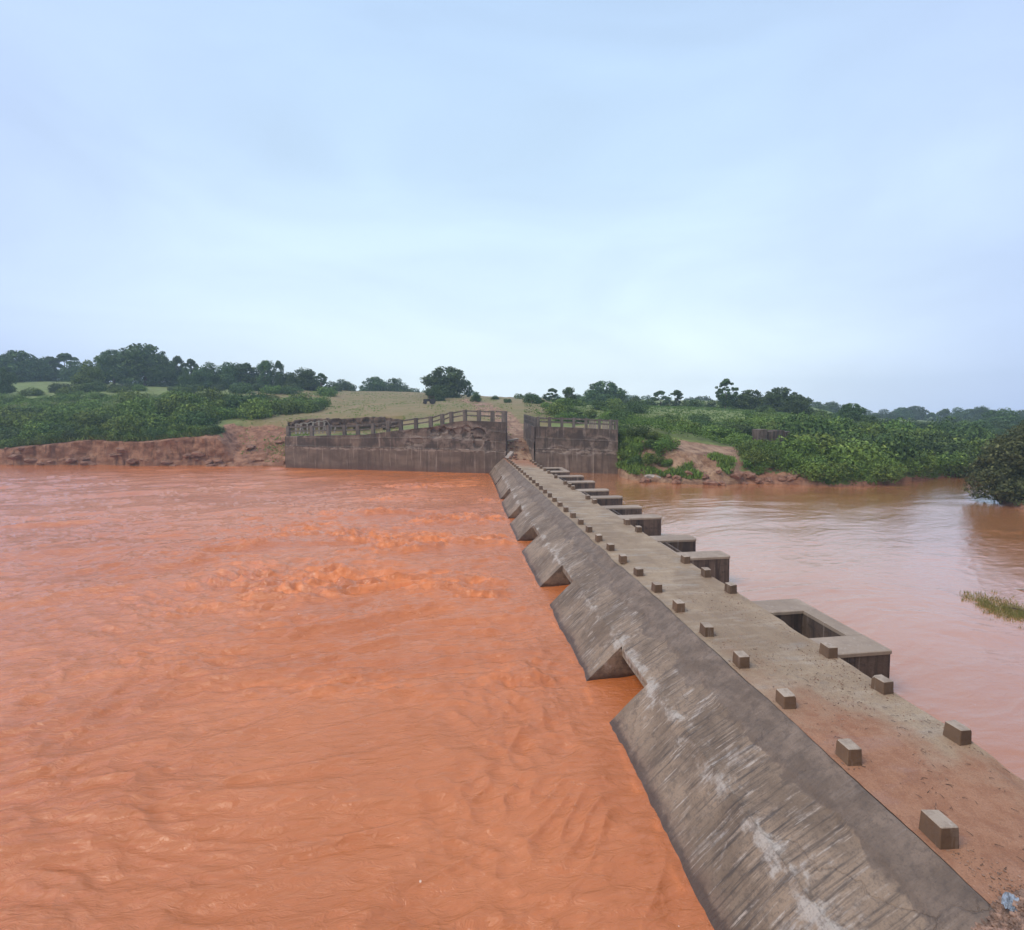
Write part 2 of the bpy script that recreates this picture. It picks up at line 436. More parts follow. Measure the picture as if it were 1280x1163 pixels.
M_apron, M_deck = mat_apron(), mat_deck()
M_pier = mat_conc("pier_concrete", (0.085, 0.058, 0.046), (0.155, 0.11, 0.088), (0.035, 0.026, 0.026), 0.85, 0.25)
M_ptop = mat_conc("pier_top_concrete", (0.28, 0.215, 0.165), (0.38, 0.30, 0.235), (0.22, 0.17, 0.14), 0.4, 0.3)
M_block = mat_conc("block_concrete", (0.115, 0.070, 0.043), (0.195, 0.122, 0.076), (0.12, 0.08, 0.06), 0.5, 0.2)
M_btop_lit = mat_conc("lit_block_top_concrete", (0.34, 0.27, 0.21), (0.43, 0.35, 0.28), (0.17, 0.12, 0.09), 0.6, 0.3)  # paler copy of the block concrete, with sky light put into its colour
M_wallL, M_wallR = mat_wallface("left_wall_concrete", 3.55), mat_wallface("right_wall_concrete", 4.0)
M_rail = mat_conc("parapet_concrete", (0.105, 0.092, 0.084), (0.17, 0.15, 0.135), (0.05, 0.045, 0.045), 0.6, 0.3)
M_railpale = mat_conc("pale_parapet_concrete", (0.30, 0.26, 0.23), (0.40, 0.35, 0.31), (0.18, 0.15, 0.13), 0.4, 0.3)
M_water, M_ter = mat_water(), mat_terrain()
M_bark = mat_plain("bark", (0.10, 0.075, 0.055))
M_dark = mat_leaf("dark_leaves", (0.030, 0.062, 0.018), (0.068, 0.118, 0.032), (0.14, 0.20, 0.058))
M_mid = mat_leaf("mid_leaves", (0.040, 0.082, 0.015), (0.12, 0.19, 0.038), (0.26, 0.34, 0.075))
M_lite = mat_leaf("light_leaves", (0.07, 0.12, 0.022), (0.145, 0.215, 0.042), (0.26, 0.33, 0.08))
M_dry = mat_leaf("dull_leaves", (0.035, 0.045, 0.018), (0.080, 0.090, 0.035), (0.16, 0.17, 0.07))
M_weed = mat_leaf("water_weed", (0.13, 0.12, 0.035), (0.23, 0.22, 0.07), (0.38, 0.34, 0.15))
M_gravel = mat_plain("gravel", (0.27, 0.17, 0.125), 0.9, 0.45, 6)
M_rock = mat_plain("rock", (0.36, 0.31, 0.28), 0.85, 0.25, 1.5)
M_redrock = mat_plain("red_rock", (0.24, 0.125, 0.085), 0.9, 0.3, 1.5)
M_twig = mat_plain("twig", (0.09, 0.055, 0.04), 0.9)
M_blue = mat_plain("blue_plastic", (0.24, 0.28, 0.34), 0.5, 0.4, 12)
M_black = mat_plain("dark_paint", (0.035, 0.03, 0.035), 0.6)
M_steel = mat_plain("rusty_steel", (0.10, 0.065, 0.05), 0.7)

# ------------------------------------------------------------------ plan data
ZL, ZR = 0.0, 0.9                       # water downstream (left) and ponded upstream (right)
WL0, WL1 = np.array([-28.3, 88.6]), np.array([9.15, 75.6])      # left retaining wall, plan ends
WR0, WR1 = np.array([13.0, 71.0]), np.array([24.4, 66.9])       # right retaining wall
shore = []
for px, py in ((-900, 579), (-500, 580), (-200, 581), (0, 581), (60, 582), (120, 581), (180, 583), (240, 582), (300, 583), (335, 583), (361, 584)):
    p = onz(px, py, ZL); shore.append((p[0], p[1], 0))
for t in np.linspace(0, 1, 24):
    q = WL0 + (WL1 - WL0) * t + np.array([0.15, 0.5]); shore.append((q[0], q[1], 1))
shore.append((9.3, 73.6, 2)); shore.append((12.7, 72.2, 2))
for t in np.linspace(0, 1, 12):
    q = WR0 + (WR1 - WR0) * t + np.array([0.15, 0.5]); shore.append((q[0], q[1], 1))
for px, py in ((776, 597), (790, 601), (815, 603), (860, 606), (900, 607), (930, 605), (970, 606), (1010, 607), (1050, 609), (1090, 608), (1120, 604), (1150, 601), (1180, 597), (1215, 590)):
    p = onz(px, py, ZR); shore.append((p[0], p[1], 3))
shore += [(105, 68, 3), (200, 80, 3), (500, 60, 3), (900, -60, 3)]
S = np.array(shore)
# densify in plan, then store radius by bearing
dp = []
for i in range(len(S) - 1):
    n = max(2, int(np.hypot(*(S[i + 1, :2] - S[i, :2])) / 0.7))
    n = min(n, 400)
    for t in np.linspace(0, 1, n, endpoint=False):
        q = S[i] * (1 - t) + S[i + 1] * t; q[2] = S[i, 2]; dp.append(q)
dp = np.array(dp)
azs = np.arctan2(dp[:, 0], dp[:, 1]); rs = np.hypot(dp[:, 0], dp[:, 1])
o_ = np.argsort(azs); azs, rs, kinds = azs[o_], rs[o_], dp[o_, 2]
def Rshore(az): return np.interp(az, azs, rs)
def az_of(px): 
    d, f = ray(px, 560); return math.atan2(d[0], d[1])

# relief: thin plate spline through sighted spot heights
cp = [(-600,545,105),(-600,480,180),(-300,545,98),(-300,480,180),(0,553,97),(0,505,122),(0,476,190),(100,540,96),(100,506,122),(100,481,180),
 (200,540,95),(200,507,122),(200,485,170),(290,530,97),(290,516,112),(290,489,165),(340,524,100),(362,520,108),(362,489,165),
 (430,520,101),(500,519,101),(430,490,185),(430,503,140),(520,491,195),(520,505,132),(580,496,190),(560,509,118),(600,508,122),
 (640,500,155),(400,546,91),(500,539,85),(600,528,80),(648,572,76),(645,556,82),(645,532,94),(642,516,110),(680,534,76),(720,534,75),
 (758,537,72),(700,516,108),(700,503,155),(785,536,76),(820,533,83),(800,546,71),(850,560,66),(895,575,62),(850,535,97),
 (950,562,72),(950,536,95),(950,513,145),(850,509,150),(1000,522,115),(1010,556,76),(1080,566,74),(1080,538,105),(1150,576,74),
 (1150,552,105),(1190,580,78),(1200,557,120),(1250,551,150),(1400,548,160),(760,507,175),(1000,508,200),(1150,537,200),(1020,520,170),
 (600,497,300),(300,490,300),(900,510,320),(0,478,400),(640,500,420),(1200,523,400),(1000,515,330),(1700,524,400),(1700,560,120)]
CP = np.array([P(*c) for c in cp])
def _U(r2): return np.where(r2 > 0, r2 * np.log(r2 + 1e-9), 0)
n_ = len(CP)
XY = CP[:, :2] / 50
K = _U(((XY[:, None] - XY[None]) ** 2).sum(-1)) + np.eye(n_) * 0.02
Pm = np.c_[np.ones(n_), XY]
Mx = np.block([[K, Pm], [Pm.T, np.zeros((3, 3))]])
wts = np.linalg.solve(Mx, np.r_[CP[:, 2], 0, 0, 0])
def relief(x, y):
    x = np.asarray(x, float).ravel() / 50; y = np.asarray(y, float).ravel() / 50
    z = wts[n_] + wts[n_ + 1] * x + wts[n_ + 2] * y
    for i in range(n_): z = z + wts[i] * _U((x - XY[i, 0]) ** 2 + (y - XY[i, 1]) ** 2)
    return z
PX777 = az_of(772)
AZL = az_of(361)
MOUND = [onz(800, 592, 1.5), onz(850, 590, 2), onz(905, 598, 1.5)]
def height(x, y):
    sh = np.shape(x)
    x = np.asarray(x, float).ravel(); y = np.asarray(y, float).ravel()
    r = np.hypot(x, y); az = np.arctan2(x, y)
    d = r - Rshore(az)
    far = sstep(330, 450, r)
    z = relief(x, y)
    z = z * (1 - far) + np.where(az < 0.25, 13, 2.6) * far
    z = np.clip(z, 1.2, 26)
    z = z + 0.5 * fbm(x / 9, y / 9, 4, 3) * sstep(2, 12, d)
    left = az < AZL
    right = az > PX777
    gap = (x > 8.8) & (x < 13.3) & (y < 92)
    # undercut red earth cliff along the left bank
    wob = fbm(x / 2.6, y / 2.6, 4, 20)
    dd = np.maximum(0, d + 0.9 * wob + 0.5)
    lip = 5.6 + 0.7 * fbm(x / 7, y / 7, 2, 31)
    cl = 0.15 + 0.7 * sstep(0, 0.6, dd) + (lip - .5) * sstep(0.5, 2.9, dd) + 0.4 * fbm(x / 1.1, y / 1.1, 3, 22) * sstep(.3, 1, dd) * sstep(3.5, 2.5, dd) + 0.55 * np.maximum(0, dd - 2.9) - 1.2 * sstep(0.3, -0.6, d)
    scoop = sstep(az_of(262), az_of(300), az)        # slumped gully next to the wall
    cl2 = 0.2 + 0.50 * np.maximum(0, d) + 0.55 * ridge(x / 3, y / 3, 3, 41) * sstep(0, 3, d) - 1.2 * sstep(0.3, -0.6, d)
    cl = cl * (1 - scoop) + cl2 * scoop
    z = np.where(left, np.minimum(z, cl), z)
    cr_ = ZR + 0.1 + 0.75 * np.maximum(0, d + 0.8 * fbm(x / 3, y / 3, 3, 55)) + 0.35 * fbm(x / 1.2, y / 1.2, 3, 57) - 1.6 * sstep(0.3, -0.6, d)
    cr_ = cr_ + sstep(az_of(945), az_of(925), az) * sstep(0.5, 3, d) * (0.55 * ridge((x + .5 * y) / 1.9, (y - .4 * x) / 4.5, 3, 64) + 0.35 * fbm(x / .7, y / .7, 3, 66))
    z = np.where(right, np.minimum(z, cr_), z)
    # dirt mound with gullies to the right of the wall
    for c, rad, h in ((onz(812, 592, 1.5), 5.2, 4.4), (onz(855, 596, 1.5), 5.0, 3.6), (onz(893, 600, 1.2), 4.5, 2.3)):
        cx, cy = c[0] + 0.6, c[1] + 7.5 if h > 3 else c[1] + 5
        q = 1 - ((x - cx) ** 2 + (y - cy) ** 2) / rad ** 2
        bumpz = h * np.clip(q, 0, 1) ** 0.8
        base = ZR + 0.4
        gul = 0.55 * ridge(x / 1.5, y / 4, 3, 61) + 0.35 * fbm(x / 0.8, y / 0.8, 3, 63)
        z = np.where(right & (q > 0), np.maximum(z, base + bumpz + gul * np.clip(q * 3, 0, 1)), z)
    # earth behind the retaining walls, dropping into the track between them
    top = np.where(x < 11, np.interp(x, [-28.3, -14, -2, 4.5, 9.2], [5.2, 5.5, 7.2, 8.2, 8.1]), 7.3) - 0.15
    mid = (~left) & (~right)
    fwd = x * sA + y * cA
    cut = sstep(az_of(512), az_of(498), az) * (fwd < 98.6)
    z = np.where(mid & ~gap, np.minimum(z, top + (0.22 - 0.19 * cut) * np.maximum(0, d - 1.5) + 0.1 * wob + 6 * (fwd >= 98.6) * (az < az_of(505))), z)
    yd = y - 73
    z = np.where(gap, np.minimum(z, 2.42 + 0.36 * np.maximum(0, yd) + 0.35 * fbm(x, y, 3, 71) * sstep(0, 3, yd)), z)
    return z.reshape(sh)

# ------------------------------------------------------------------ far bank terrain
na = 900
pxs = np.linspace(-130, 1330, na)
az_in = np.array([az_of(p) for p in pxs])
az_all = np.r_[np.linspace(-1.75, az_in[0], 60, endpoint=False), az_in, np.linspace(az_in[-1], 1.9, 61)[1:]]
dd_ = np.r_[np.linspace(-3, 4, 42), 4 + np.cumsum(0.22 * 1.045 ** np.arange(105))]
AZ, DD = np.meshgrid(az_all, dd_, indexing='ij')
RR = Rshore(AZ) + DD * np.clip(1.0, 0, 1)
TX, TY = RR * np.sin(AZ), RR * np.cos(AZ)
TZ = height(TX, TY)
midm = (AZ >= AZL) & (AZ <= PX777)
ingap = (TX > 8.8) & (TX < 13.3) & (TY > 72)
TZ = np.where(midm & (DD < -0.05) & ~ingap, -1.5, TZ)
TZ = np.where(ingap & (DD < 0), 2.3, TZ)
TZ = np.where((DD < 0) & ~midm, -1.5, TZ)
# push cliff faces about so that they are not a smooth sheet
left_m = (AZ < AZL).astype(float)
band = sstep(-0.2, 0.6, DD) * sstep(9, 4, DD)
disp = 0.8 * fbm(TX / 1.5 + 5, TZ / 1.6 + TY / 3, 5, 80) * band * left_m
nmask = left_m * sstep(-0.2, 0.2, DD) * sstep(8, 4, DD)
disp = disp + nmask * (1.1 * np.exp(-((TZ - 0.55) / 0.32) ** 2) * sstep(-0.1, 0.4, fbm(TX / 3.1, TY / 3.1, 3, 83)) - 0.45 * np.exp(-((TZ - 4.5) / 0.5) ** 2))
TX = TX + disp * np.sin(AZ); TY = TY + disp * np.cos(AZ)
gx = np.gradient(TZ, axis=1) / np.maximum(1e-3, np.gradient(DD, axis=1))
soil = sstep(0.55, 1.2, np.abs(gx)) * sstep(16, 6, DD)
soil = np.maximum(soil, left_m * sstep(5.0, 3.2, DD))
scl = sstep(az_of(262), az_of(295), AZ) * left_m
soil = np.maximum(soil, scl * sstep(15, 11, DD))
gapm = ((TX > 9.0) & (TX < 14) & (DD < 36) & (TY > 72)).astype(float)
soil = np.maximum(soil, gapm)
# trodden earth running up from the causeway on to the field
track = np.exp(-((TX - (10.5 - 0.12 * (TY - 90) + 5 * fbm(TY / 25, TY * 0, 2, 90))) / 4.5) ** 2) * sstep(86, 92, TY) * sstep(190, 130, TY)
soil = np.maximum(soil, track * 0.75)
rightm = (AZ > PX777).astype(float)
mnd = rightm * sstep(az_of(938), az_of(915), AZ) * sstep(15, 10, DD)
soil = np.maximum(soil, mnd * 0.85)
soil = np.maximum(soil, rightm * sstep(2.2, 1.2, DD) * 0.8 * sstep(az_of(1030), az_of(1000), AZ))
tan = np.clip(np.maximum(np.maximum(mnd, gapm * 0.9), track), 0, 1)
lush = np.clip(rightm + left_m * sstep(az_of(330), az_of(290), AZ) + 0.0, 0, 1)
lush = np.maximum(lush, ((AZ > az_of(690)) & (DD > 15)).astype(float))
lush = np.maximum(lush, midm * sstep(14.5, 12.5, DD) * sstep(5, 1, DD) * 0.0 + midm * (AZ < az_of(600)) * sstep(11, 9, DD) * 0.8)
lush = lush * (0.75 + 0.25 * fbm(TX / 15, TY / 15, 3, 95))
me = raw_mesh("terrain", np.stack([TX, TY, TZ], -1).reshape(-1, 3), grid_faces(len(az_all), len(dd_)), M_ter, True,
              {'soil': soil, 'grass': lush, 'lush': lush, 'tan': tan})
tag(link("far_bank_terrain", me), kind='structure')

# cut scarp standing above the strip of grass behind the left wall
scv, scf = [], []
spx = np.linspace(352, 508, 150)
for i, p in enumerate(spx):
    b = P(p, 527, 98.0)
    k = 1 - abs((p - 430) / 78.0) ** 4
    for j in range(9):
        t = j / 8
        x = b[0] + 0.5 * vn(p * 0.3, t * 3, 5); y = b[1] + 0.25 * t - 0.5 * vn(p * 0.25, t * 4 + 9, 6)
        zt_ = max(8.2, float(height(np.array([b[0]]), np.array([b[1] + 1.6]))[0])) + 0.10
        scv.append((x, y + (1.5 if j == 8 else 0), 6.6 + (zt_ - 6.6) * min(1, t * 8 / 7) * (0.35 + 0.65 * k) + 0.12 * vn(p * .3, 3, 8)))
M_scarp = mat_plain("dark_earth", (0.11, 0.07, 0.052), 0.95, 0.4, 1.2)
me = raw_mesh("scarp", scv, grid_faces(150, 9), M_scarp, True, {'soil': np.ones(1350), 'lush': np.zeros(1350), 'tan': np.zeros(1350)})
tag(link("earth_scarp", me), kind='structure')

# right hand near bank (mostly beyond the frame) and the bank below the viewpoint
poly = np.array([(500, 48), (130, 53), (92, 56), (80, 54), (66, 49), (57, 43), (53.5, 38), (55, 30), (62, 18), (75, 5), (90, -25), (500, -25)], float)
gxx, gyy = np.meshgrid(np.r_[np.linspace(48, 110, 70), np.linspace(114, 500, 30)], np.linspace(-28, 62, 80), indexing='ij')
def poly_dist(x, y, poly):
    dmin = np.full(x.shape, 1e9); inside = np.zeros(x.shape, bool)
    for i in range(len(poly)):
        a, b = poly[i], poly[(i + 1) % len(poly)]
        ab = b - a; t = np.clip(((x - a[0]) * ab[0] + (y - a[1]) * ab[1]) / (ab @ ab), 0, 1)
        dmin = np.minimum(dmin, np.hypot(x - a[0] - t * ab[0], y - a[1] - t * ab[1]))
        c = ((a[1] > y) != (b[1] > y)) & (x < (b[0] - a[0]) * (y - a[1]) / (b[1] - a[1] + 1e-12) + a[0])
        inside ^= c
    return np.where(inside, dmin, -dmin)
def rb_z(x, y):
    d = poly_dist(np.asarray(x, float), np.asarray(y, float), poly)
    return np.where(d > 0, ZR + 0.9 * np.minimum(d, 2) + 0.08 * d, ZR + 0.9 * d) .clip(-1.5, 12) + 0.25 * fbm(np.asarray(x) / 4, np.asarray(y) / 4, 3, 12)
gz = rb_z(gxx, gyy)
me = raw_mesh("right_bank", np.stack([gxx, gyy, gz], -1).reshape(-1, 3), grid_faces(*gxx.shape), M_ter, True,
              {'soil': sstep(2.5, 1.0, poly_dist(gxx, gyy, poly)), 'lush': np.ones(gxx.shape), 'tan': np.zeros(gxx.shape)})
tag(link("right_bank_terrain", me), kind='structure')

# ------------------------------------------------------------------ river
def kx(y): return 1 - 0.36 * sstep(30, 78, y)
def bx(x, y): return 8.65 - (8.65 - x) * kx(y)
JETS = [(17.1, 0.30), (26.5, 1.0), (36.2, 1.0), (44.5, 0.8), (53.5, 0.7), (63.5, 0.5)]
def level(x): return ZL + (ZR - ZL) * sstep(6.2, 11.5, x)
nb = 820
wpx = np.linspace(-60, 1340, nb)
waz = np.array([az_of(p) for p in wpx])
waz = np.r_[np.linspace(-1.9, waz[0], 50, endpoint=False), waz, np.linspace(waz[-1], 1.9, 51)[1:]]
wr = np.r_[np.linspace(2.5, 9.0, 18, endpoint=False), 9.0 * np.exp(np.linspace(0, math.log(110 / 9.0), 560)), np.geomspace(116, 900, 25)]
WA, WR = np.meshgrid(waz, wr, indexing='ij')
wx, wy = WR * np.sin(WA), WR * np.cos(WA)
w1 = fbm(wx / 9, wy / 9, 2, 140); w2 = fbm(wx / 9 + 40, wy / 9, 2, 150)
qx, qy = wx + 2.2 * w1, wy + 2.2 * w2
ang = 0.16
rx = qx * math.cos(ang) + qy * math.sin(ang); ry = -qx * math.sin(ang) + qy * math.cos(ang)
jet = np.zeros_like(wx)
for yj, s in JETS:
    q = 5.6 - wx
    yc = yj + 0.16 * q - 0.3 * np.sin(q * 0.35 + yj)
    wd = 1.1 + (0.20 if yj > 20 else 0.08) * np.maximum(q, 0)
    jet += s * np.exp(-((wy - yc) / wd) ** 2) * sstep(-0.5, 1.5, q) * (0.25 + 0.75 * sstep(26, 6, q)) * sstep(38, 18, q)
jet = np.clip(jet * (0.15 + 1.3 * sstep(-0.25, 0.35, fbm(wx / 6, wy / 2.6, 3, 160))), 0, 1.15)
calmR = sstep(7, 13, wx)
fadeN = sstep(7, 14, WR)
A0 = 1 - 0.82 * calmR
hz = 0.17 * vn(rx / 6.5, ry / 2.3, 170) * A0
hz += 0.07 * ridge(rx / 11 + w2, ry / 0.95, 2, 173) * A0 * sstep(0.0, 0.6, vn(wx / 14, wy / 7, 174) + .3)
def rot(x, y, a): return x * math.cos(a) + y * math.sin(a), -x * math.sin(a) + y * math.cos(a)
w3 = fbm(wx / 3.1 + 7, wy / 2.3, 2, 155); w4 = fbm(wx / 2.7, wy / 2.9 + 30, 2, 157)
ra, rb = rot(qx + .9 * w3, qy + .5 * w4, 0.42); rc, rd = rot(qx + .8 * w4, qy + .45 * w3, -0.22)
hz += 0.042 * (1 - 2 * np.abs(vn(ra / 1.5, rb / 0.50, 191))) * A0 * sstep(100, 40, WR)
hz += 0.036 * (1 - 2 * np.abs(vn(rc / 1.9, rd / 0.62, 192))) * A0 * sstep(100, 40, WR)
hz += 0.12 * ridge(rx / 3.8, ry / 1.35, 2, 171) * A0 * (0.35 + 0.65 * sstep(-0.5, 0.5, w1 * 2 + 0.3))
hz += 0.045 * ridge(rx / 1.5 + w2 * 2, ry / 0.62, 2, 175) * A0 * sstep(70, 25, WR)
jz = jet * (0.42 * ridge(qx / 2.6 + qy * .3, qy / 0.8, 3, 180) + 0.22 * ridge(qx / 0.9 - qy * .4, qy / 0.42, 3, 185))
hz = hz * (0.25 + 0.75 * sstep(5.6, 3.4, wx) * 1.0 + 0.75 * sstep(9, 12, wx)) + jz
hz = hz + 0.035 * ridge(qx / 0.9, qy / 0.55, 2, 176) * A0 * sstep(40, 16, WR) * sstep(0.0, 0.5, vn(wx / 5, wy / 4, 177)) * sstep(5.6, 4, wx)
shore_d = Rshore(WA) - WR
hz = hz * sstep(0.3, 3, shore_d)
foam = np.clip(jet * 1.3 * sstep(0.15, 0.6, ridge(qx / 1.3, qy / 0.75, 3, 190)) , 0, 1)
nose = np.exp(-((wx - (bx(5.2, wy) - 0.18)) / 0.16) ** 2) * sstep(-0.1, 0.4, fbm(wx * 1.5, wy * 1.5, 3, 196)) * (wy > 7) * (wy < 74)
foam = np.clip(foam + 0.8 * nose + 0.6 * calmR * np.exp(-((shore_d - .4) / .3) ** 2), 0, 1)
wz = level(wx) + hz
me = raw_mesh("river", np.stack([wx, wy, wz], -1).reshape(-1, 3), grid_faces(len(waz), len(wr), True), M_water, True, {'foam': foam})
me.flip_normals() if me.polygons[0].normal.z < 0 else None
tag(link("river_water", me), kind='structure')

# ------------------------------------------------------------------ causeway (submersible bridge)
YN, YF = 4.6, 76.5
cw = empty("causeway", (8.65, 6.0, 0), "low concrete causeway crossing the river, with a sloping left apron and stub piers", "bridge")
OFF = np.array([8.65, 6.0, 0])
def part(name, me, parent=cw, off=OFF):
    me.transform(__import__('mathutils').Matrix.Translation((-off[0], -off[1], -off[2])))
    return link(name, me, parent)
# deck top (tessellated, slightly uneven, with spalled edges)
ny, nx = 900, 40
ys = YN + (YF - YN) * np.linspace(0, 1, ny) ** 1.35
xs = np.linspace(8.65, 12.38, nx)
yy, xx = np.meshgrid(ys, xs, indexing='ij')
dz = 0.018 * fbm(xx / 1.2, yy / 1.2, 4, 200) + 0.006 * fbm(xx * 4, yy * 4, 2, 205)
edge_l = 0.05 * fbm(yy * 1.3, yy * 0, 3, 210) * (xx < 8.7); edge_r = 0.07 * fbm(yy * 0.8, yy * 0, 4, 215) * (xx > 12.3)
hole = sstep(1.0, 0.4, np.hypot((xx - 12.35) / 0.5, (yy - 8.2) / 0.9)) + 0.8 * sstep(1.0, 0.5, np.hypot((xx - 8.75) / 0.42, (yy - 23.9) / 1.3) + 0.25 * fbm(xx * 3, yy * 3, 2, 7)) + 0.7 * sstep(1.0, 0.6, np.hypot((xx - 8.7) / 0.35, (yy - 27.5) / 1.1))
dz = dz - 0.10 * np.clip(hole, 0, 1)
zz = 2.5 + dz
top = np.stack([xx + edge_l + edge_r, yy, zz], -1)
# right side face below the deck edge
side = [top[:, -1].copy(), top[:, -1].copy()]
for zf, o in ((2.3, 0.03), (2.05, 0.0), (1.82, -0.02)):
    c = top[:, -1].copy(); c[:, 2] = zf; c[:, 0] += o; side.append(c)
full = np.concatenate([top, np.stack(side[1:], 1)], 1)
part("deck", raw_mesh("deck", full.reshape(-1, 3), grid_faces(full.shape[0], full.shape[1], True), M_deck))
# apron, from deck edge down to its lower arris, then fascia and soffit
na_ = 36
ap = np.zeros((ny, na_ + 7, 3))
t = np.linspace(0, 1, na_)[None, :]
yv = ys[:, None]
x0 = top[:, 0, 0][:, None] - 0.006; z0 = top[:, 0, 2][:, None] - 0.004
xe = bx(6.58, yv) + 0.012 * fbm(yv * 1.1, yv * 0, 3, 221); ze = 1.3 + 0.008 * fbm(yv * 0.9, yv * 0, 2, 223)
X_ = x0 * (1 - t) + xe * t; Z_ = z0 * (1 - t) + ze * t
patch = sstep(0.42, 0.40, t + 0.12 * fbm(yv * 0.35, t * 3, 3, 228))           # thicker render coat near the deck
Z_ = Z_ + 0.045 * patch * sstep(0.0, 0.03, t) + (0.018 * fbm(X_ * 1.5, yv * 1.5, 4, 230) + 0.014 * fbm(X_ * 0.9, yv * 7, 3, 231)) * sstep(0, 0.1, t)
gr = np.abs(((yv + 0.05 * fbm(t * 6, yv * 0, 2, 240)) / 5.1 + 0.37) % 1 - 0.5) * 5.1
Z_ = Z_ - 0.025 * sstep(0.07, 0.02, gr) * sstep(0, 0.05, t) - 0.012 * sstep(0.0, 2.5, gr)
dmg = sstep(1, 0.5, np.hypot((X_ - 8.45) / 0.55, (yv - 25.2) / 2.6) + 0.3 * fbm(X_ * 2, yv * 1.4, 2, 233))
Z_ = Z_ - 0.10 * dmg * sstep(0, 0.12, t)
ap[:, :na_, 0] = X_; ap[:, :na_, 1] = yv; ap[:, :na_, 2] = Z_
for j, (ox, zf) in enumerate(((0.0, None), (0.004, 1.12), (0.01, 0.92), (0.01, 0.92), (0.3, 0.95), (8.6, 1.82), (12.36, 1.82))):
    ap[:, na_ + j, 0] = xe[:, 0] + ox if j < 5 else ox
    ap[:, na_ + j, 1] = ys; ap[:, na_ + j, 2] = Z_[:, -1] if zf is None else zf
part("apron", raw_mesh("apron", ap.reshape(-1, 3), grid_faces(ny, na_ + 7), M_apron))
# end cap near the viewpoint is buried in the gravel heap
# piers with sloping noses
PIERS = [(-2.0, 14.75), (17.25, 24.4), (27.0, 34.1), (36.8, 42.4), (44.6, 52.2), (54.2, 63.8), (64.5, 77.6)]
for pi, (ya, yb) in enumerate(PIERS):
    n = max(8, int((yb - ya) / 0.12)); m_ = 26
    yv = np.linspace(ya, yb, n)[:, None]
    xt = bx(6.625, yv); xw = bx(5.2, yv); 
    tt = np.linspace(0, 1, m_)[None, :]
    xn = xt + (xw - xt) * tt * 1.75; zn = 1.342 - 1.342 * tt * 1.75
    zn = zn + (0.022 * fbm(xn * 1.5, yv * 1.5, 4, 240 + pi) + 0.016 * fbm(xn * 0.9, yv * 6, 3, 250)) * sstep(0, 0.1, tt)
    xn = xn + 0.03 * fbm(yv * 0.8, xn, 3, 260) * sstep(0, 0.1, tt)
    yy_ = yv + 0 * tt
    V = np.stack([xn, yy_, zn], -1)
    Fc = grid_faces(n, m_)
    V = V.reshape(-1, 3); nv = len(V)
    # vertical sides (closed polygon cap at each end)
    bm = bmesh.new()
    vs = [bm.verts.new(v) for v in V]
    for f in Fc: bm.faces.new([vs[i] for i in f])
    for e_, row in ((0, 0), (1, n - 1)):
        ring = [vs[row * m_ + j] for j in range(m_)]
        y_ = yy_[row, 0]
        ex = [bm.verts.new(c) for c in ((12.3, y_, float(zn[row, -1])), (12.3, y_, 1.86), (8.7, y_, 1.86), (float(xt[row, 0]) + 0.32, y_, 1.0), (float(xt[row, 0]) + 0.02, y_, 1.0))]
        f = bm.faces.new(ring + ex)
        bmesh.ops.triangulate(bm, faces=[f])
    mep = bm_mesh("pier", bm, M_apron)
    part("pier", mep)
# upstream cutwater stubs, in pairs framing each opening
PAIRS = [(13.6, 14.7, 16.85, 17.95, 14.5, True), (23.7, 24.75, 27.1, 28.2, 15.1, False), (33.0, 34.1, 36.6, 37.6, 15.55, False),
         (41.0, 42.0, 44.7, 45.8, 15.6, False), (50.0, 51.1, 54.35, 55.4, 15.8, False), (58.6, 59.7, 62.2, 63.2, 15.2, True)]
def stub(ya, yb, xe_, seed, name="stub_pier"):
    o = None
    r = 0.05 if xe_ < 15 else 0.12 + 0.25 * ((seed * 37) % 10) / 10
    out = [(12.39, ya), (xe_ - r, ya), (xe_ - r * 0.3, ya + r * 0.3), (xe_, ya + r), (xe_, yb - r), (xe_ - r * 0.3, yb - r * 0.3), (xe_ - r, yb), (12.39, yb)]
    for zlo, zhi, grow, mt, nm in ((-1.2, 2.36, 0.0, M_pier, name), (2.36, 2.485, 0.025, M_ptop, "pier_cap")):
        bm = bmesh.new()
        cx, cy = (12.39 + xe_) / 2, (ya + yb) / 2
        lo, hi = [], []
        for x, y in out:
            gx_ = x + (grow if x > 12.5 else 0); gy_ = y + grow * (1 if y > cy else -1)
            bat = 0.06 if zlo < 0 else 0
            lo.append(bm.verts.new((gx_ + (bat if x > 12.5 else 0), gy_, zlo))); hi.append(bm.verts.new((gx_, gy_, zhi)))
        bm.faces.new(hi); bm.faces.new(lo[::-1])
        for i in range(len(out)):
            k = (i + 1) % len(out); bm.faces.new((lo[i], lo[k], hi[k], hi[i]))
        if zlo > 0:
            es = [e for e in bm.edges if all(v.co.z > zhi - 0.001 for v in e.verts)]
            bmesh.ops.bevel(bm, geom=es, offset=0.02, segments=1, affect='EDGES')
        ob = part(nm, bm_mesh(nm, bm, mt))
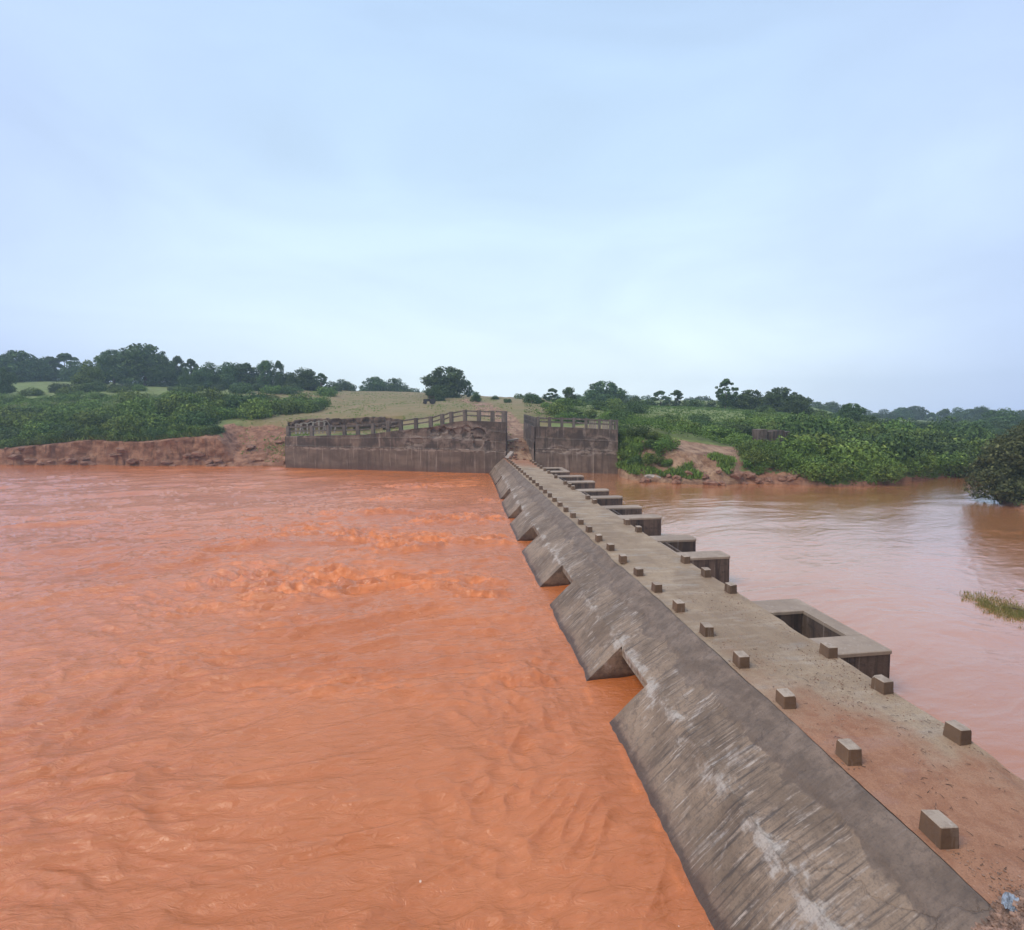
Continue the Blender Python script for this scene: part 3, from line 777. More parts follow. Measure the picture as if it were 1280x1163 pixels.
for i, (a, b, c, d_, xe_, boxed) in enumerate(PAIRS):
    stub(a, b, xe_, i * 2 + 1); stub(c, d_, xe_ + (0 if boxed else -0.02), i * 2 + 2)
    if boxed:
        for zlo, zhi, mt, nm, gr in ((1.3, 2.35, M_pier, "cross_wall", 0), (2.352, 2.48, M_ptop, "cross_wall_cap", 0.02)):
            bm = bmesh.new(); box_bm(bm, xe_ - 0.6 - gr, xe_ - 0.004, b - 0.02 if nm == "cross_wall" else b + 0.027, c + (0.02 if nm == "cross_wall" else -0.027), zlo, zhi)
            part(nm, bm_mesh(nm, bm, mt))
    else:
        for xo in (12.52, 12.86):
            bm = bmesh.new(); box_bm(bm, xo, xo + 0.11, b + 0.03, c - 0.03, 2.2, 2.42, 0.015)
            part("gate_beam", bm_mesh("gate_beam", bm, M_ptop if xo < 12.6 else M_pier))
    bm = bmesh.new(); box_bm(bm, 12.9 if not boxed else 12.5, 12.98 if not boxed else 12.58, b - 0.1, c + 0.1, 0.3, 1.9)
    part("gate_panel", bm_mesh("gate_panel", bm, M_steel))

# guard blocks along both edges
def block_mesh(seed, chip):
    r = random.Random(seed)
    bm = bmesh.new()
    lo = [(-.175, -.2), (.175, -.2), (.175, .2), (-.175, .2)]
    h = 0.36 + r.uniform(-.01, .02); s = 0.93
    b_ = [bm.verts.new((x, y, -0.05)) for x, y in lo]; t_ = [bm.verts.new((x * s + r.uniform(-.008, .008), y * s + r.uniform(-.008, .008), h + r.uniform(-.008, .008))) for x, y in lo]
    bm.faces.new(t_); bm.faces.new(b_[::-1])
    for i in range(4): bm.faces.new((b_[i], b_[(i + 1) % 4], t_[(i + 1) % 4], t_[i]))
    if chip is not None:
        bmesh.ops.bevel(bm, geom=[t_[chip]], offset=0.03 + 0.07 * r.random(), segments=1, affect='VERTICES')
    bmesh.ops.bevel(bm, geom=[e for e in bm.edges], offset=0.010, segments=1, affect='EDGES')
    me = bm_mesh("guard_block", bm, M_block); me.materials.append(M_btop_lit)
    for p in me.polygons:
        if p.normal.z > 0.6: p.material_index = 1  # upward faces take the sky-lightened colour
    return me
blk = [block_mesh(i, i % 4 if i < 8 else None) for i in range(11)]
ordn = ["first", "second", "third", "fourth", "fifth", "sixth", "seventh", "eighth", "ninth", "tenth", "eleventh", "twelfth", "thirteenth", "fourteenth", "fifteenth", "sixteenth", "seventeenth", "eighteenth", "nineteenth", "twentieth",
        "twenty-first", "twenty-second", "twenty-third", "twenty-fourth", "twenty-fifth", "twenty-sixth", "twenty-seventh", "twenty-eighth", "twenty-ninth", "thirtieth", "thirty-first", "thirty-second", "thirty-third", "thirty-fourth"]
for i in range(34):
    y = 7.28 + 2.035 * i
    o = link("guard_block", blk[1] if i == 0 else blk[rnd.randrange(11)], None, (8.98 + rnd.uniform(-.015, .015), y, 2.5))
    o.rotation_euler = (rnd.uniform(-.03, .03), rnd.uniform(-.03, .03), rnd.uniform(-.09, .09) + (math.pi if rnd.random() < .5 and i else 0))
    if i == 0: o.scale = (1.08, 1.12, 1.12)
    lab = "chipped brown concrete guard block with a stained top, nearest on the sloping apron side" if i == 0 else f"small concrete guard block, {ordn[i]} from the near end along the sloping apron side"
    tag(o, lab, "guard block", "guard blocks along the left edge of the causeway deck")
RY = [9.55, 11.6, 13.55, 18.95, 20.95, 22.95, 29.2, 31.2, 38.6, 40.45, 45.5, 46.95, 48.7, 53.2, 57.0, 59.5, 62.0, 64.0, 66.0, 68.0, 70.0]
for i, y in enumerate(RY):
    o = link("guard_block", blk[rnd.randrange(11)] if i else blk[5], None, (12.12 + rnd.uniform(-.02, .02), y, 2.5))
    o.rotation_euler = (rnd.uniform(-.03, .03), rnd.uniform(-.03, .03), rnd.uniform(-.09, .09))
    lab = f"small concrete guard block, {ordn[i]} from the near end along the stub pier side"
    tag(o, lab, "guard block", "guard blocks along the right edge of the causeway deck")

# ------------------------------------------------------------------ retaining walls
def wall_face(name, a, b, topf, zb, mat, holes, seed, lifts, parent, off, thick=0.7):
    n, m_ = 420, 70
    u = np.linspace(0, 1, n)[:, None]; v = np.linspace(0, 1, m_)[None, :]
    Lw = np.hypot(*(b - a)); s = u * Lw
    zt = topf(u)
    z = zb + (zt - zb) * v
    nrm_ = np.array([(b - a)[1], -(b - a)[0]]) / Lw          # towards the river / camera
    if nrm_[1] > 0: nrm_ = -nrm_
    dep = 0.02 * fbm(s / 2, z / 2, 4, seed) 
    for zl in lifts:                                          # construction lifts: lower ones stand proud
        zz_ = zl(u)
        dep = dep + 0.09 * sstep(0.03, -0.03, z - zz_) + 0.05 * np.exp(-((z - zz_) / 0.10) ** 2) * (0.5 + fbm(s * 0.6, z * 0, 2, seed + 3))
    dep = dep + 0.03 * (np.abs((s / 1.05) % 1 - 0.5) < 0.03) * (z < lifts[0](u))          # form board joints
    pale = np.zeros_like(dep)
    for hx, hz_, rw, rh, dp_ in holes:
        q = np.hypot((s - hx) / rw, (z - hz_) / rh) + 0.22 * fbm(s * 1.1, z * 1.6, 3, seed + 9)
        dep = dep - 0.6 * dp_ * sstep(1.0, 0.8, q)
        pale = np.maximum(pale, sstep(1.75, 1.1, q) * (q > 0.95))
    P3 = np.stack([a[0] + (b - a)[0] * u + nrm_[0] * dep, a[1] + (b - a)[1] * u + nrm_[1] * dep, z + 0 * u], -1)
    # back of the wall: cap and rear face
    backs = []
    for k, (o_, zz_) in enumerate(((0.0, None), (-thick, None), (-thick, zb))):
        if k == 0: continue
        c = np.stack([a[0] + (b - a)[0] * u[:, 0] + nrm_[0] * o_, a[1] + (b - a)[1] * u[:, 0] + nrm_[1] * o_, (zt[:, 0] if zz_ is None else np.full(n, zz_))], -1)
        backs.append(c)
    P3 = np.concatenate([P3, np.stack(backs, 1)], 1)
    bm = bmesh.new(); me = raw_mesh(name, P3.reshape(-1, 3), grid_faces(n, m_ + 2), mat)
    pl = np.concatenate([pale, np.zeros((n, 2))], 1).ravel().astype(np.float32)
    bm.from_mesh(me); bm.verts.ensure_lookup_table()
    M2 = m_ + 2
    for row in (0, n - 1):
        f = bm.faces.new([bm.verts[row * M2 + j] for j in range(M2)]); bmesh.ops.triangulate(bm, faces=[f])
    bmesh.ops.recalc_face_normals(bm, faces=bm.faces)
    bm.to_mesh(me); bm.free()
    at = me.attributes.new('pale', 'FLOAT', 'POINT'); at.data.foreach_set('value', pl)
    for p in me.polygons: p.use_smooth = False
    part(name, me, parent, off)
# left wall
LW = np.hypot(*(WL1 - WL0))
tp = [(361, 545.5), (390, 545), (430, 544.2), (456, 543.5), (500, 538), (541, 533.7), (552, 531), (565, 528), (580, 526), (599, 526.6), (620, 527.5), (635, 528)]
TPt = []
for px, py in tp:
    q = onwall(px, py, WL0, WL1); TPt.append((np.hypot(q[0] - WL0[0], q[1] - WL0[1]) / LW, q[2]))
TPt = np.array(TPt); TPt[0, 0] = 0; TPt[-1, 0] = 1
ltop = lambda u: np.interp(u, TPt[:, 0], TPt[:, 1])
wl = empty("retaining_wall", (WL0[0], WL0[1], 0), "long weathered concrete approach wall with stepped-up railing, left of the causeway end", "wall")
OL = np.array([WL0[0], WL0[1], 0])
holes = []
for px, py, w_, h_, dpt in ((598, 542, 1.3, 1.0, 0.55), (583, 541, 1.0, 1.2, 0.4), (572, 541, 1.9, 0.9, 0.35), (558, 541.5, 1.6, 1.0, 0.35), (548, 538, 2.0, 0.7, 0.28),
                       (598, 554, 1.0, 1.0, 0.35), (520, 552, 1.6, 0.7, 0.2), (545, 541, 1.0, 0.9, 0.3), (610, 558, 0.7, 1.0, 0.2), (531, 541, 3.4, 0.8, 0.16), (512, 555, 0.9, 0.5, 0.16)):
    q = onwall(px, py, WL0, WL1); holes.append((np.hypot(q[0] - WL0[0], q[1] - WL0[1]), q[2], w_, h_, dpt))
def liftline(pts):
    T = []
    for px, py in pts:
        q = onwall(px, py, WL0, WL1); T.append((np.hypot(q[0] - WL0[0], q[1] - WL0[1]) / LW, q[2]))
    T = np.array(T); return lambda u: np.interp(u, T[:, 0], T[:, 1])
lifts = [liftline([(361, 557), (430, 558.5), (500, 560), (560, 561.5), (605, 563), (635, 567)]), liftline([(361, 546), (430, 548), (500, 547), (548, 547), (600, 551), (635, 554)]), liftline([(361, 530), (500, 530), (600, 537), (635, 541)])]
wall_face("wall_face", WL0, WL1, ltop, -1.5, M_wallL, holes, 300, lifts, wl, OL)
nin = np.array([(WL1 - WL0)[1], -(WL1 - WL0)[0]]) / LW
if nin[1] > 0: nin = -nin
def along(a, b, Lw, u, inset, z):
    nn_ = np.array([(b - a)[1], -(b - a)[0]]) / Lw
    if nn_[1] > 0: nn_ = -nn_
    q = a + (b - a) * u - nn_ * inset
    return np.array([q[0], q[1], z])
posts_px = [362.5, 388, 409, 429, 446, 465, 484, 500, 519, 537.5, 552, 563.5, 580.5, 598, 615]
us = []
for p in posts_px:
    q = onwall(p, 530, WL0, WL1); us.append(np.hypot(q[0] - WL0[0], q[1] - WL0[1]) / LW)
us[0] = 0.008
def railing(parent, off, a, b, Lw, us, topf, hgt=1.75, post_w=0.62, mat=M_rail, lean=0.0, inset=0.35, skip=()):
    prev = None
    for i, u in enumerate(us):
        z = float(topf(np.array(u))); c = along(a, b, Lw, u, inset, z)
        bm = bmesh.new(); ang_ = math.atan2((b - a)[1], (b - a)[0])
        box_bm(bm, -post_w / 2, post_w / 2, -0.2, 0.2, -0.1, hgt, 0.03, 0.015, i)
        bmesh.ops.rotate(bm, verts=bm.verts, cent=(0, 0, 0), matrix=__import__('mathutils').Matrix.Rotation(ang_, 3, 'Z'))
        bmesh.ops.translate(bm, verts=bm.verts, vec=c)
        part("post", bm_mesh("post", bm, mat), parent, off)
        if prev is not None and i not in skip:
            pu, pc = prev
            e = (b - a) / Lw * (post_w / 2 + 0.01)
            p0 = pc.copy(); p1 = c.copy(); p0[:2] += e; p1[:2] -= e
            for hh, th_ in ((hgt - 0.32, 0.24), (hgt * 0.42, 0.22)):
                bm = bmesh.new(); q0, q1 = p0.copy(), p1.copy(); q0[2] += hh; q1[2] += hh
                prism_between(bm, q0, q1, 0.22, th_)
                part("rail", bm_mesh("rail", bm, mat), parent, off)
        prev = (u, c)
railing(wl, OL, WL0, WL1, LW, us, ltop)
# solid end panel of the parapet and its pier, right end
bm = bmesh.new()
p0 = along(WL0, WL1, LW, us[-1] + 0.3 / LW + 0.006, 0.35, float(ltop(us[-1]))); p1 = along(WL0, WL1, LW, 1.0, 0.35, float(ltop(1.0)))
for hh, th_ in ((1.5, 0.26), (0.8, 0.22)):
    bm2 = bmesh.new(); q0, q1 = p0.copy(), (p0 * 0.45 + p1 * 0.55); q0[2] += hh; q1[2] += hh; prism_between(bm2, q0, q1, 0.22, th_); part("rail", bm_mesh("rail", bm2, M_rail), wl, OL)
q0 = p0 * 0.44 + p1 * 0.56; prism_between(bm, q0 - np.array([0, 0, .1]), p1 - np.array([0, 0, .1]), 0.6, 1.85)
part("end_panel", bm_mesh("end_panel", bm, M_rail), wl, OL)
# return at the causeway end of the left wall
bm = bmesh.new(); prism_between(bm, (WL1[0] - 0.32, WL1[1] + 0.6, -1), (WL1[0] - 0.32, WL1[1] + 11, -1), 0.6, 9.0)
part("return_wall", bm_mesh("return_wall", bm, M_wallL), wl, OL)

# collapsed inner parapet behind the left wall, seen above the railing
ip = empty("broken_parapet", tuple(P(390, 536, 93)), "pale broken parapet lying behind the left end of the long wall railing", "parapet")
OI = P(390, 536, 93)
prev = None
for i, px in enumerate(np.linspace(370, 418, 11)):
    c = P(px, 541, 93 + i * 0.25); h = 1.7 + 0.1 * i - 0.25 * (i % 2)
    if i > 8: h = 1.3
    bm = bmesh.new(); box_bm(bm, -0.13, 0.13, -0.12, 0.12, -0.8, h, 0.02, 0.04, i)
    bmesh.ops.rotate(bm, verts=bm.verts, cent=(0, 0, 0), matrix=__import__('mathutils').Matrix.Rotation(0.25 * math.sin(i * 2.1), 3, 'Y'))
    bmesh.ops.translate(bm, verts=bm.verts, vec=c); part("baluster", bm_mesh("baluster", bm, M_railpale), ip, OI)
    if prev is not None:
        bm = bmesh.new(); prism_between(bm, prev + np.array([0, 0, prevh - 0.1]), c + np.array([0, 0, h - 0.1]), 0.3, 0.2)
        part("coping", bm_mesh("coping", bm, M_railpale), ip, OI)
    prev, prevh = c, h

# right wall
RWL = np.hypot(*(WR1 - WR0))
wr_ = empty("retaining_wall", (WR0[0], WR0[1], 0), "shorter dark concrete approach wall with railing posts, right of the causeway end", "wall")
OR = np.array([WR0[0], WR0[1], 0])
def rp(px, py):
    q = onwall(px, py, WR0, WR1); return np.hypot(q[0] - WR0[0], q[1] - WR0[1]) / RWL, q[2]
rt = np.array([rp(671, 533.2), rp(720, 534.8), rp(769, 537.5)]); rt[0, 0] = 0; rt[-1, 0] = 1
rtop = lambda u: np.interp(u, rt[:, 0], rt[:, 1])
def rlift(pts):
    T = np.array([rp(*p) for p in pts]); return lambda u: np.interp(u, T[:, 0], T[:, 1])
rl = [rlift([(671, 561), (720, 562), (769, 564)]), rlift([(671, 547), (720, 549.5), (769, 552)])]
wall_face("wall_face", WR0, WR1, rtop, -1.2, M_wallR, [(RWL * .3, 4.2, 1.5, .5, .12), (RWL * .62, 4.0, 1.6, .45, .1), (RWL * .8, 5.2, 1.2, 1.0, .06)], 340, rl, wr_, OR)
ups = [rp(p, 530)[0] for p in (686.5, 702, 717, 732.5, 749, 763)] + [0.985]
ups = [0.03] + ups
railing(wr_, OR, WR0, WR1, RWL, ups, rtop, 1.45, 0.42, M_rail)
# pale balusters in the right-hand bays
for k, u in enumerate(np.linspace(ups[4] + .02, ups[7] - .02, 15)):
    if any(abs(u - q) < 0.025 for q in ups): continue
    c = along(WR0, WR1, RWL, u, 0.35, float(rtop(u)))
    bm = bmesh.new(); box_bm(bm, -.09, .09, -.09, .09, -.05, 1.12, 0.01); bmesh.ops.translate(bm, verts=bm.verts, vec=c)
    part("baluster", bm_mesh("baluster", bm, M_railpale), wr_, OR)
# side (return) wall flanking the track, with its own railing
sx0, sy0, sx1, sy1 = 12.98, 71.55, 13.15, 83.5
n, m_ = 90, 40
uu = np.linspace(0, 1, n)[:, None]; vv = np.linspace(0, 1, m_)[None, :]
zt = 7.6 + 0.35 * uu
zf = -1 + (zt + 1) * vv
xf = sx0 + (sx1 - sx0) * uu - 0.04 * fbm(uu * 8, vv * 5, 3, 371) - 0.08 * sstep(0.02, -0.02, zf - 5.3)
V = np.stack([xf, sy0 + (sy1 - sy0) * uu + 0 * vv, zf], -1)
V = np.concatenate([V, np.stack([np.stack([np.full(n, 13.8), V[:, 0, 1], zt[:, 0]], -1), np.stack([np.full(n, 13.8), V[:, 0, 1], np.full(n, -1.)], -1)], 1)], 1)
part("side_wall", raw_mesh("side_wall", V.reshape(-1, 3), grid_faces(n, m_ + 2, True), M_wallR, False, {'pale': np.zeros(n * (m_ + 2))}), wr_, OR)
for i, u in enumerate(np.linspace(0.05, 1, 12)):
    c = (13.35, sy0 + (sy1 - sy0) * u, 7.6 + 0.35 * u)
    bm = bmesh.new(); box_bm(bm, -.16, .16, -.16, .16, -.05, 1.4, 0.02); bmesh.ops.translate(bm, verts=bm.verts, vec=c)
    part("post", bm_mesh("post", bm, M_rail), wr_, OR)
for hh in (0.5, 1.15):
    bm = bmesh.new(); prism_between(bm, (13.35, sy0 + .3, 7.6 + hh), (13.35, sy1, 7.95 + hh), 0.2, 0.2); part("rail", bm_mesh("rail", bm, M_rail), wr_, OR)
bm = bmesh.new(); prism_between(bm, (WR1[0] - 0.33, WR1[1] + 0.7, -1), (WR1[0] - 0.1, WR1[1] + 9, -1), 0.6, 8.3)
part("return_wall", bm_mesh("return_wall", bm, M_wallR), wr_, OR)

# ------------------------------------------------------------------ ruined pier in the scrub, vehicle on the field
def gz_(x, y): return float(height(np.array([x]), np.array([y]))[0])
q = P(964, 552, 72)
rpz = gz_(q[0], q[1])
ru = empty("ruined_pier", (q[0], q[1], rpz), "grey block of old masonry half buried in the scrub on the right bank", "ruin")
for i, (dx, w_, h) in enumerate(((-1.9, 1.25, 2.9), (-0.6, 1.25, 2.65), (0.75, 1.35, 2.8), (1.95, .9, 2.6))):
    bm = bmesh.new(); box_bm(bm, dx - w_ / 2, dx + w_ / 2 - .05, -1.0, 1.0, -1.5, h, .06, .06, i)
    link("masonry_block", bm_mesh("masonry_block", bm, M_pier), ru)
q = P(537, 512, 128); vz = gz_(q[0], q[1])
vh = empty("tractor", (q[0], q[1], vz), "small dark tractor standing on the bare field above the long wall", "tractor", rz=0.2)
def vb(name, boxes, mat, bev=.05):
    bm = bmesh.new()
    for b_ in boxes: box_bm(bm, *b_, bev)
    return link(name, bm_mesh(name, bm, mat), vh)
vb("hood", [(-1.6, 0.1, -.35, .35, .7, 1.3)], M_black); vb("body", [(0.1, 1.2, -.5, .5, .6, 1.15)], M_black)
vb("canopy", [(-.1, 1.3, -.6, .6, 1.95, 2.05)], M_steel, .01)
for b_ in ((0, .08, -.5, -.42, 1.1, 1.95), (1.1, 1.18, -.5, -.42, 1.1, 1.95), (0, .08, .42, .5, 1.1, 1.95), (1.1, 1.18, .42, .5, 1.1, 1.95)): vb("canopy_post", [b_], M_steel, .005)
for x, y, r in ((-1.2, -.55, .42), (-1.2, .55, .42), (.8, -.75, .7), (.8, .75, .7)):
    bm = bmesh.new(); bmesh.ops.create_cone(bm, cap_ends=True, segments=20, radius1=r, radius2=r, depth=.32)
    bmesh.ops.rotate(bm, verts=bm.verts, cent=(0, 0, 0), matrix=__import__('mathutils').Matrix.Rotation(math.pi / 2, 3, 'X'))
    bmesh.ops.translate(bm, verts=bm.verts, vec=(x, y, r)); link("wheel", bm_mesh("wheel", bm, M_black), vh)

# ------------------------------------------------------------------ foliage
def leaf_cloud(name, lobes, n, size, mat, seed, shell=0.62, flat=1.0, droop=0.0):
    """many leaf-spray triangles spread through the outer volume of a set of lobes"""
    g = np.random.default_rng(seed)
    lobes = np.array(lobes, float)                           # cx, cy, cz, rx, ry, rz
    vol = (lobes[:, 3] * lobes[:, 4] * lobes[:, 5]) ** 0.72
    k = g.choice(len(lobes), n, p=vol / vol.sum())
    d = g.normal(size=(n, 3)); d /= np.linalg.norm(d, axis=1)[:, None]
    rad = (shell + (1 - shell) * g.random(n) ** 0.6)
    # clumping: push radius by coarse noise of direction
    cl = vn(d[:, 0] * 2.6 + k * 3.1, d[:, 1] * 2.6 + d[:, 2] * 3.3, seed % 50)
    rad = rad * (1 + 0.22 * cl)
    c = lobes[k, :3] + d * rad[:, None] * lobes[k, 3:6]
    nrm_ = d + g.normal(size=(n, 3)) * 0.65; nrm_ /= np.linalg.norm(nrm_, axis=1)[:, None]
    t1 = np.cross(nrm_, g.normal(size=(n, 3))); t1 /= np.linalg.norm(t1, axis=1)[:, None]
    t2 = np.cross(nrm_, t1)
    s = size * (0.55 + 0.9 * g.random(n))[:, None]
    V = np.stack([c + t1 * s, c - t1 * s * 0.35 + t2 * s * 0.55, c - t1 * s * 0.9, c - t1 * s * 0.1 - t2 * s * 0.6], 1)
    V[:, 2, 2] -= droop * size
    V[:, :, 2] = np.maximum(V[:, :, 2], -0.3)
    tint = np.clip(0.45 + 0.34 * cl + g.normal(size=n) * 0.17, 0, 1)
    return raw_mesh(name, V.reshape(-1, 3), np.arange(n * 4).reshape(n, 4), mat, False, {'tint': np.repeat(tint, 4)})
def trunk_mesh(name, h, r, limbs, seed):
    g = random.Random(seed); bm = bmesh.new()
    def tube(p0, p1, r0, r1, seg=7, bend=0.06):
        p0 = Vector(p0); p1 = Vector(p1); d = (p1 - p0); prev_ = None
        for j in range(5):
            t = j / 4; c = p0.lerp(p1, t) + Vector((g.uniform(-1, 1), g.uniform(-1, 1), 0)) * d.length * bend * (t > 0) * (t < 1)
            rr = r0 + (r1 - r0) * t; qd = d.to_track_quat('Z', 'Y')
            ring = [bm.verts.new(c + qd @ Vector((math.cos(2 * math.pi * k / seg) * rr, math.sin(2 * math.pi * k / seg) * rr, 0))) for k in range(seg)]
            if prev_:
                for k in range(seg): bm.faces.new((prev_[k], prev_[(k + 1) % seg], ring[(k + 1) % seg], ring[k]))
            prev_ = ring
        bm.faces.new(prev_)
    tube((0, 0, -0.5), (g.uniform(-.3, .3), g.uniform(-.3, .3), h), r, r * .6, 8, .04)
    for l in limbs: tube((0, 0, h * g.uniform(.6, .95)), l[:3], r * .45, r * .12)
    return bm_mesh(name, bm, M_bark, True)
# unit trees: 10 m tall, about 10 m wide
def make_tree_proto(kind, seed, mat):
    g = random.Random(seed); lobes = []
    if kind == 'dome':
        for i in range(24):
            a = g.uniform(0, 6.28); r = g.uniform(0.6, 3.5); z = g.uniform(1.6, 8.0) - r * 0.3
            s = g.uniform(0.9, 2.0); lobes.append((math.cos(a) * r, math.sin(a) * r, z, s * 1.2, s * 1.2, s * .85))
        lobes.append((0, 0, 4.6, 3.4, 3.4, 3.0)); lobes.append((.4, 0, 7.9, 2.2, 2.2, 1.9)); n, sz = 11000, .22
        for i in range(16):
            a = g.uniform(0, 6.28); ph = g.uniform(0.1, 1.5); s = g.uniform(.45, .9); lobes.append((math.cos(a) * 3.9 * math.cos(ph), math.sin(a) * 3.9 * math.cos(ph), 5.2 + 4.0 * math.sin(ph), s, s, s * .9))
    elif kind == 'low':
        for i in range(16):
            a = g.uniform(0, 6.28); r = g.uniform(0.8, 3.9); z = g.uniform(1.6, 7.4) - r * .25
            s = g.uniform(1.2, 2.0); lobes.append((math.cos(a) * r, math.sin(a) * r, z, s * 1.2, s * 1.2, s))
        lobes.append((0, 0, 4.0, 3.4, 3.4, 3.4)); lobes.append((0, 0, 8, 2, 2, 1.8)); n, sz = 10000, .24
    elif kind == 'open':
        for i in range(60):
            a = g.uniform(0, 6.28); r = g.uniform(0.3, 3.9); ph = g.uniform(-1.3, 1.45); r = 3.9 * math.cos(ph) * g.uniform(.25, 1) ** .6; z = 5.1 + 3.9 * math.sin(ph)
            s = g.uniform(.35, .85); lobes.append((math.cos(a) * r, math.sin(a) * r, z, s * 1.3, s * 1.3, s * .8))
        lobes.append((0, 0, 8.9, 1.2, 1.2, 1.0)); n, sz = 10000, .22
    else:   # tall and feathery
        for i in range(60):
            a = g.uniform(0, 6.28); ph = g.uniform(-1.4, 1.5); r = 3.3 * math.cos(ph) * g.uniform(.2, 1) ** .6; z = 4.9 + 4.2 * math.sin(ph)
            s = g.uniform(.45, 1.1); lobes.append((math.cos(a) * r, math.sin(a) * r, z, s, s, s * 1.3))
        lobes.append((0, 0, 3.6, 2.4, 2.4, 3.2)); n, sz = 10000, .22
    crown = leaf_cloud("crown", lobes, n, sz, mat, seed, 0.5)
    trunk = trunk_mesh("trunk", 4.2, .32, [lobes[i] for i in range(0, min(9, len(lobes)), 1)], seed)
    return trunk, crown
protos = {}
for kind, sds in (('dome', (1, 2, 3)), ('low', (11, 12, 13)), ('open', (21, 22)), ('tall', (31, 32))):
    protos[kind] = [make_tree_proto(kind, s, M_dark) for s in sds]
protos['mid'] = [make_tree_proto('low', s, M_mid) for s in (41, 42)]
protos['dull'] = [make_tree_proto('low', s, M_dry) for s in (51,)]
def tree(kind, px, ptop, D, wpx_, label, group=None, zb=None, name="broadleaf_tree"):
    tp_ = P(px, ptop, D)
    z = gz_(tp_[0], tp_[1]) if zb is None else zb
    h = max(2.5, tp_[2] - z); wd = wpx_ / F * D
    if h < 0.86 * wd: z -= 0.86 * wd - h; h = 0.86 * wd      # low crowns sit down into the scrub
    tr, cr2 = rnd.choice(protos[kind])
    e = empty(name, (tp_[0], tp_[1], z - 0.1), label, "tree", group, rnd.uniform(0, 6.28))
    wk = wd / 9.6
    e.scale = (wk, wk, h / 9.9)
    link("trunk", tr, e); link("crown", cr2, e)
    return e
gt = "trees on the skyline above the left bank"
T = [
 ('dome', 22, 437, 190, 62, "broad dome tree at the far left end of the skyline"),
 ('dome', -30, 452, 180, 50, "dark tree cut by the left edge of the skyline"),
 ('low', 0, 458, 140, 26, "small dark rounded tree at the left picture edge, in front of the dome tree"),
 ('tall', 62, 446, 205, 30, "hazy tree with spiky top just right of the leftmost dome tree"),
 ('open', 82, 441, 205, 40, "ragged hazy tree between the leftmost dome tree and the big many-lobed one"),
 ('mid', 109, 449, 150, 32, "small brighter green rounded tree standing before the hazy skyline trees, left"),
 ('dome', 140, 436, 180, 44, "left shoulder of the big tree clump, rounded dark crown"),
 ('dome', 178, 428.5, 178, 66, "tallest dark tree with domed top in the left skyline clump"),
 ('dome', 198, 442, 176, 42, "rounded dark crown leaning right off the tallest left tree"),
 ('tall', 222, 446, 182, 24, "narrow feathery tree right of the tallest left clump"),
 ('open', 238, 448, 184, 26, "thin ragged tree beside the narrow feathery one, left skyline"),
 ('low', 232, 458, 165, 22, "short pale tree at the foot of the feathery pair, left skyline"),
 ('low', 262, 452, 180, 34, "low dark tree opening the flat-topped row, left skyline"),
 ('low', 285, 451, 180, 36, "low dark tree in the middle of the flat-topped row, left skyline"),
 ('open', 308, 453, 182, 30, "low open tree closing the flat-topped row, left skyline"),
 ('tall', 332, 451, 176, 34, "feathery bamboo-like tree with a pointed top above the thicket"),
 ('tall', 348, 452, 176, 22, "slender feathery tree touching the bamboo-like one on its right"),
 ('low', 361, 464, 178, 22, "small tree between the bamboo-like tree and the round one by the field"),
 ('dome', 380, 459, 174, 40, "round dark tree at the left margin of the open field"),
 ('open', 401, 466, 172, 24, "small open-crowned tree right of the round one at the field margin"),
 ('low', 427, 473, 205, 30, "low hazy tree on the field skyline, last before the gap"),
 ('dome', 468, 470, 225, 40, "left one of the pale hazy pair of dome trees behind the field"),
 ('dome', 492, 472, 225, 44, "right one of the pale hazy pair of dome trees behind the field"),
 ('low', 518, 484, 260, 34, "faint low tree on the field skyline between the pale pair and the solitary tree"),
 ('dome', 557, 457, 165, 66, "large solitary dark dome tree on the field skyline"),
 ('low', 545, 480, 150, 30, "low bushy tree at the foot of the solitary dome tree"),
 ('open', 586, 476, 168, 14, "small open sprig tree at the right side of the solitary dome tree"),
 ('low', 595, 489, 140, 15, "little round dark tree alone on the grass above the track"),
 ('open', 690, 485, 165, 26, "open dark tree above the right wall, leftmost of its group"),
 ('tall', 711, 484, 120, 26, "dark feathery tree rising right behind the right wall railing"),
 ('low', 738, 486, 165, 38, "low dark tree at the left foot of the big dome above the right wall"),
 ('dome', 757, 475, 178, 60, "big dark dome tree on the skyline above the right wall"),
 ('low', 793, 494, 160, 34, "low spreading tree right of the big dome above the right wall"),
 ('open', 826, 488, 158, 30, "see-through tree with gaps in its crown, middle of the right skyline"),
 ('open', 846, 487, 158, 24, "second see-through tree beside the first, middle of the right skyline"),
 ('low', 866, 502, 155, 28, "low dark tree under the see-through pair, right skyline"),
 ('low', 890, 499, 150, 28, "low tree left of the tall thin-crowned tree on the right hill"),
 ('open', 908, 473, 140, 32, "tall thin-crowned tree standing over the right hill"),
 ('dome', 940, 486, 140, 48, "left crown of the dense clump on top of the right hill"),
 ('dome', 976, 483, 138, 52, "highest crown of the dense clump on top of the right hill"),
 ('dome', 996, 492, 132, 40, "right crown of the dense clump on top of the right hill"),
 ('low', 958, 506, 122, 34, "low dark tree under the dense clump on the right hill"),
 ('dome', 1066, 503, 112, 34, "dark tree with rounded top rising from the right hillside"),
 ('dome', 1086, 518, 106, 32, "lower dark tree leaning right beside the rounded one on the right hillside"),
 ('dome', 1255, 509, 150, 48, "dark dome tree on the far right skyline behind the river bush"),
]
